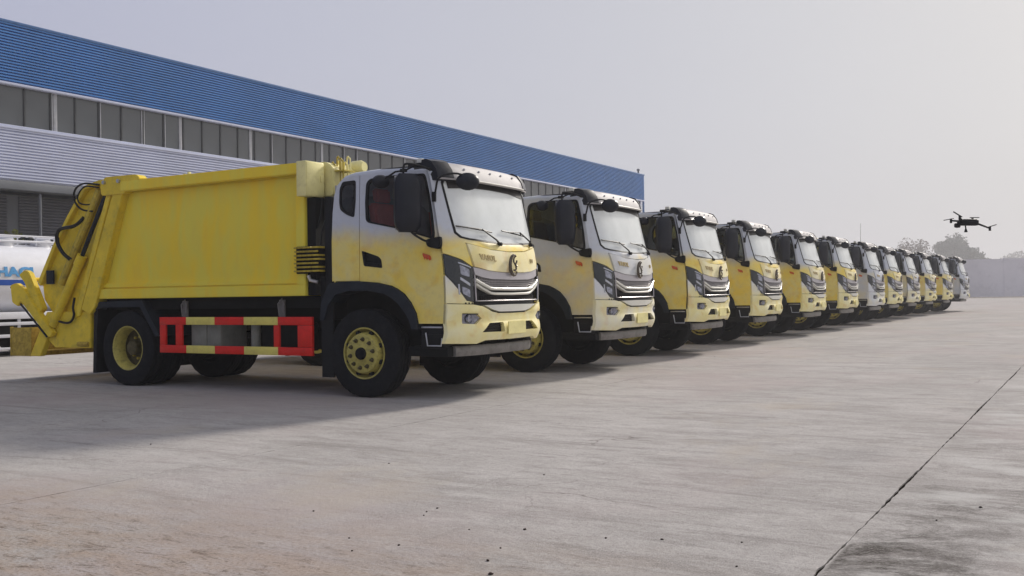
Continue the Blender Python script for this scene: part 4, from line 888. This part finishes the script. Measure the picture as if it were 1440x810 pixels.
mb = MB(); mb.box(-26, -.31, Y0b, Y0b+.2, 0, ZT-.4); mb.box(-26, -.31, Y1b-.2, Y1b-.001, 0, ZT-.4); mb.box(-26.2, -26, Y0b, Y1b, 0, ZT-.4); part('end_wall', mb, M['wclad'], B)
mb = MB(); mb.box(.03, .17, Y1b, Y1b+.10, ZL, ZT-.001, .008); part('corner_trim', mb, M['bluecap'], B)
mb = MB(); mb.tube([(0, Y1b-.6, ZT+.09), (0, Y1b-.6, ZT+.35)], .07, 8); mb.lathe([(.001, .16), (.12, .08), (.13, 0), (.001, -.02)], (0, Y1b-.6, ZT+.35), 'z', 12); part('roof_vent', mb, M['bgrey'], B)

# ------------------------------------------------------------------ tank truck parked along the building
K = thing('tank_truck', 'white tank truck with blue stripe and blue letters behind the yellow tailgate', 'truck', (-21.0, 12.8, 0))
mb = MB(); pr = []
ctr = Vector((0, 0, 1.62)); rows = []
for yy, sc_ in ((-3.75, .0), (-3.75, .6), (-3.72, .90), (-3.66, .98), (-3.6, 1.0), (2.9, 1.0), (2.96, .98), (3.02, .90), (3.05, .6), (3.05, .0)):
    rows.append([Vector((sc_*1.15*math.copysign(abs(math.cos(a))**.75, math.cos(a)), yy, 1.66+sc_*.80*math.copysign(abs(math.sin(a))**.85, math.sin(a)))) for a in [2*math.pi*k/40 for k in range(40)]])
mb.grid(rows, close_v=True); part('tank', mb, M['tank'], K)
def tx(z):   # x of tank side at height z
    s = max(-1, min(1, (z-1.66)/.80)); sa = math.copysign(abs(s)**(1/.85), s); return 1.15*abs(math.cos(math.asin(sa)))**.75
mb = MB(); mb.grid([[Vector((tx(z)+.006, yy, z)) for z in (1.52, 1.56, 1.60, 1.64)] for yy in (-3.5, -1.2, .2, .9, 1.9, 2.9)])
for v in mb.bm.verts:
    if v.co.y < -.0 or True: pass
part('stripe', mb, M['tblue'], K)
b = text_mb('CHACI', .27, .006, .014, 1.0)
for v in b.verts: yy = -.30+v.co.x*1.36; z = 1.72+v.co.y; v.co = Vector((tx(z)+.008+v.co.z, yy, z))
mb = MB(); mb.merge(b); part('lettering', mb, M['lblue'], K)
mb = MB()
for x in (.25, .62):
    mb.tube([(x, -2.8, 2.62), (x, 2.6, 2.62)], .022, 6); mb.tube([(x, -2.8, 2.50), (x, 2.6, 2.50)], .03, 6)
    for yy in [-2.8+i*.45 for i in range(13)]: mb.tube([(x, yy, 2.42), (x, yy, 2.62)], .018, 5)
part('top_rail', mb, M['tank'], K)
for yy in (-1.9, .6, 1.5):
    mb = MB(); mb.lathe([(.22, -.1), (.22, .08), (.19, .12), (.001, .13)], (0.42, yy, 2.46), 'z', 16); part('hatch', mb, M['tank'], K)
mb = MB(); mb.tube([(.45, .95, 2.55), (.45, 1.15, 2.66), (.45, 1.3, 2.56)], .03, 6); mb.box(.40, .52, 1.10, 1.22, 2.52, 2.60, .01); part('hatch_clamp', mb, M['slate'], K)
mb = MB(); mb.box(-.9, 1.08, -3.9, 3.1, .82, .93, .01); mb.box(1.04, 1.14, -3.9, 3.1, .80, .95, .01); part('tank_skirt', mb, M['tank'], K)
mb = MB(); mb.box(-.45, .45, -5.6, 3.2, .55, .80); mb.box(-1.0, .98, -3.4, 2.9, .42, .80); part('chassis', mb, M['frame'], K)
mb = MB()
for z in (.70, .44): mb.box(1.10, 1.13, -1.6, 3.0, z-.035, z+.035, .006)
for yy in (-1.5, -.45, .50, 1.10, 2.2, 2.95): mb.box(1.075, 1.10, yy-.035, yy+.035, .40, .80, .006)
mb.box(1.09, 1.12, -1.6, 3.0, .15, .20, .005); part('side_guard', mb, M['tank'], K)
for yy in (-4.6, -2.4, 1.75):
    for s in (-1, 1):
        ty = tyre_mb(0, 0, 0, .5, .28, .28)
        for v in ty.bm.verts: v.co = Vector((s*.92+v.co.y, yy+v.co.x, .505+v.co.z))
        w_ = part('wheel', ty, M['rubber'], K); part('rim', MB().lathe([(.28, s*.10), (.26, s*.02), (.10, s*.02), (.001, s*.08)], (s*.92, yy, .505), 'x', 24), M['alu'], w_)
mb = MB(); mb.box(-1.0, .9, 2.9, 3.15, .12, .42, .01); part('rear_box', mb, M['frame'], K)
mb = MB(); mb.prism([(-4.0, .7), (-6.0, .65), (-6.05, 1.5), (-5.85, 2.5), (-5.5, 2.72), (-4.0, 2.75)], -1.1, 1.1, .04)
for v in mb.bm.verts: v.co = Vector((v.co.y, v.co.x, v.co.z))
cb_ = part('cab', mb, M['tank'], K)
mb = MB(); mb.box(1.095, 1.11, -5.4, -4.4, 1.7, 2.4, .004); part('cab_window', mb, M['lamp'], cb_)

# ------------------------------------------------------------------ plants, trees, wall
def leaves(mb, c, r, n, size, rng, flat=.8):
    for _ in range(n):
        while True:
            p = Vector((rng.uniform(-1, 1), rng.uniform(-1, 1), rng.uniform(-1, 1)))
            if p.length < 1 and p.length > rng.random()*.8: break
        q = Vector(c)+Vector((p.x*r, p.y*r, p.z*r*flat)); a = Vector((rng.gauss(0, 1), rng.gauss(0, 1), rng.gauss(0, 1))).normalized(); b_ = a.orthogonal().normalized(); s = size*rng.uniform(.5, 1.3)
        v = [mb.bm.verts.new(q+a*s), mb.bm.verts.new(q+b_*s*.6), mb.bm.verts.new(q-a*s), mb.bm.verts.new(q-b_*s*.6)]; mb.bm.faces.new(v)
def tree(name, label, x, y, h, w, clumps, nleaf, size, mat, trunkh, seed, group=None, cat='tree'):
    rng = random.Random(seed); t = thing(name, label, cat, (x, y, 0), 0, group); mb = MB()
    mb.tube([(0, 0, 0), (.1, 0, trunkh*.6), (.0, .1, h*.65)], [min(.5, w*.045), min(.4, w*.035), w*.012], 7); cs = []
    for i in range(clumps):
        a = rng.uniform(0, 2*math.pi); rr = w*.5*math.sqrt(rng.random())*.8; zc = trunkh+(h-trunkh)*rng.uniform(.12, .9)*(1-.45*(rr/(w*.5))**2)
        c = (rr*math.cos(a), rr*math.sin(a), zc); cs.append(c); mb.tube([(0, 0, trunkh*rng.uniform(.6, 1.0)), (c[0]*.5, c[1]*.5, (trunkh+zc)/2), c], [w*.018, w*.010, w*.004], 5)
    part('trunk', mb, M['bark'], t); mb = MB()
    for c in cs: leaves(mb, c, w*rng.uniform(.12, .22), nleaf, size, rng)
    o = part('crown', mb, mat, t, angle=180, recalc=False); return t
def at_px(px, depth):   # ground point seen in photo column px (horizontal distance only)
    d = fw+rv*((px-720)/1400.0); d = Vector((d.x, d.y, 0))*depth; return d.x, d.y
x, y = at_px(1344, 330); tree('broadleaf_tree', 'large dark broadleaf tree with rounded crown beyond the end of the truck row', x, y, 19.2, 20.0, 46, 230, .50, M['leaf'], 2.0, 3)
x, y = at_px(1376, 335); tree('broadleaf_tree', 'low dark tree leaning against the right side of the large dark tree', x, y, 13.2, 9.5, 18, 130, .45, M['leaf'], 3.0, 5)
x, y = at_px(1279, 300); tree('bare_tree', 'half bare brownish tree left of the large dark tree', x, y, 18.0, 13.0, 30, 90, .32, M['leafb'], 4.0, 9)
x, y = at_px(1311, 320); tree('shrub_tree', 'small dark tree in the gap between the brown tree and the large one', x, y, 12.2, 7.0, 14, 110, .4, M['leaf'], 3.0, 12)
x, y = at_px(1432, 560); tree('distant_tree', 'faint pale green tree far beyond the boundary wall at the right edge', x, y, 19.5, 24.0, 26, 110, .8, M['leaf'], 2.0, 21)
x, y = at_px(14, 29.5); tree('shrub', 'small yellowish green shrub by the grey shutter behind the white tank', x, y, 3.5, 2.0, 16, 140, .055, M['leafy'], .8, 31, cat='shrub')
# boundary wall across the end of the yard
W0 = thing('boundary_wall', 'long plain grey boundary wall across the far end of the yard', 'wall', (0, 119, 0))
ax_, ay_ = at_px(1200, 122); bx_, by_ = at_px(1700, 119); d = Vector((bx_-ax_, by_-ay_, 0)).normalized(); c0 = Vector((ax_, ay_, 0)); nrm = Vector((-d.y, d.x, 0))
for i in range(-6, 14):
    p = c0+d*(i*6.0+3.0); mb = MB(); h_ = 4.62+.07*noise.noise(Vector((i*.7, 0, 0)))
    mb.obox(p-Vector((0, 119, 0))+Vector((0, 0, h_/2)), d*2.985, nrm*.12, Vector((0, 0, h_/2))); part('wall_panel', mb, M['wall'], W0)
    p = c0+d*(i*6.0); mb = MB(); mb.obox(p-Vector((0, 119, 0))+Vector((0, 0, 2.34)), d*.16, nrm*.17, Vector((0, 0, 2.34))); part('wall_pier', mb, M['wall'], W0)

# ------------------------------------------------------------------ drone
def build_drone():
    T = thing('drone', 'small black camera drone hovering in front of the large dark tree', 'drone', (0, 0, 0))
    mb = MB(); mb.box(-.115, .115, -.048, .048, -.036, .032, .014); mb.box(-.07, .10, -.038, .038, .024, .040, .008); part('body', mb, M['drone'], T)
    mb = MB(); mb.lathe([(.001, -.03), (.026, -.028), (.03, 0), (.026, .028), (.001, .03)], (-.125, 0, -.035), 'x', 14); mb.box(-.12, -.09, -.012, .012, -.03, .0, .004); part('camera_pod', mb, M['drone'], T)
    for (ex, ey, ez, ang, pt) in ((-.155, -.13, .052, 128, 1), (-.13, .16, .035, 200, 1), (.13, .16, .052, 175, 1), (.205, -.12, -.075, 28, 1)):
        mb = MB(); mb.tube([(.09 if ex > 0 else -.08, .03 if ey > 0 else -.03, .018 if ez > 0 else -.01), (ex, ey, ez)], [.014, .011], 6); mb.tube([(ex, ey, ez-.03), (ex, ey, ez+.018)], .014, 10); ar = part('arm', mb, M['drone'], T)
        mb = MB(); a = R(ang)
        tilt = Vector((math.cos(a), .15, math.sin(a)*.55)) if abs(math.sin(a)) > .2 else Vector((1, .2, .02))
        tilt.normalize(); sd_ = Vector((0, 1, 0)).cross(tilt).cross(tilt)
        for s in (-1, 1):
            if s == -1: L_ = .03
            else: L_ = .085
            c_ = Vector((ex, ey, ez+.02)); v = [c_+tilt*s*.006+sd_*.006, c_+tilt*s*L_+sd_*.003, c_+tilt*s*L_-sd_*.003, c_+tilt*s*.006-sd_*.009]
            mb.obox(c_+tilt*s*L_*.5, tilt*L_*.5, sd_*.011, tilt.cross(sd_)*.0045)
        part('rotor_blade', mb, M['drone'], ar)
    mb = MB(); mb.tube([(-.03, 0, -.025), (-.025, 0, -.07)], [.008, .007], 6); mb.tube([(-.025, 0, -.065), (-.023, 0, -.115)], [.007, .022], 8); part('speaker_leg', mb, M['drone'], T)
    return T
dr = build_drone()
dd = fw+rv*((1361-720)/1400.0)+uv*((405-313)/1400.0); p = Vector((0, 0, EYE))+dd*9.5; dr.location = p; dr.scale = (.80, .80, .80); dr.rotation_euler = (R(0), R(1), math.atan2(rv.y, rv.x))

# ------------------------------------------------------------------ clods lying on the concrete
def ground_px(px, py):
    q = fw+rv*((px-720)/1400.0)+uv*((405-py)/1400.0); k = -EYE/q.z; return q.x*k, q.y*k
cl = [(738, 745, .016), (547, 652, .010), (441, 719, .012), (765, 668, .011), (690, 808, .018), (686, 789, .016), (704, 771, .010), (600, 720, .010), (615, 715, .012), (852, 757, .012), (931, 759, .012), (1043, 763, .010), (1036, 797, .010), (1379, 714, .016), (1317, 732, .011), (491, 757, .010), (212, 625, .014), (495, 775, .010), (596, 725, .009), (561, 767, .012), (1005, 502, .015), (660, 745, .008)]
rng = random.Random(4)
for i, (px, py, s) in enumerate(cl):
    x, y = ground_px(px, py); b = bmesh.new(); bmesh.ops.create_icosphere(b, subdivisions=2, radius=1)
    for v in b.verts: v.co = v.co*(1+.35*noise.noise(v.co*1.6+Vector((i, 0, 0)))); v.co = Vector((v.co.x*s*.60, v.co.y*s*.45, max(-.6, v.co.z)*s*.32+s*.19))
    mb = MB(); mb.merge(b); o = part('dirt_clod', mb, M['clod'], None, angle=50); o.location = (x, y, .0); o.rotation_euler = (0, 0, rng.uniform(0, 6))
    lab = {0: 'dark dirt clod lying alone in the middle of the foreground concrete', 4: 'largest dark dirt clod at the bottom edge of the photo', 13: 'dark dirt clod lying to the right of the long dark joint', 16: 'dark dirt clod lying in the shadow of the nearest truck', 20: 'dark dirt clod far out on the open concrete, beyond all the other clods'}.get(i, 'small dark clod of dirt lying on the sunlit foreground concrete')
    tag(o, lab, 'clod', 'small dark dirt clods scattered on the concrete')

# ------------------------------------------------------------------ haze
HAZE = .0014
if HAZE > 0:
    mb = MB(); mb.box(-330, 180, -30, 640, -1.4, 24.0)
    hz = mb.mesh('haze', M['drone']); hz.materials.clear()
    m = D.materials.new('haze'); m.use_nodes = True; t = m.node_tree; t.nodes.clear(); o_ = t.nodes.new('ShaderNodeOutputMaterial'); v = t.nodes.new('ShaderNodeVolumePrincipled')
    v.inputs['Color'].default_value = (.93, .92, .95, 1); v.inputs['Density'].default_value = HAZE; v.inputs['Anisotropy'].default_value = .2
    t.links.new(v.outputs[0], o_.inputs['Volume']); hz.materials.append(m)
    ho = link('haze', hz); ho['kind'] = 'stuff'; ho['label'] = 'thin pale haze over the yard'
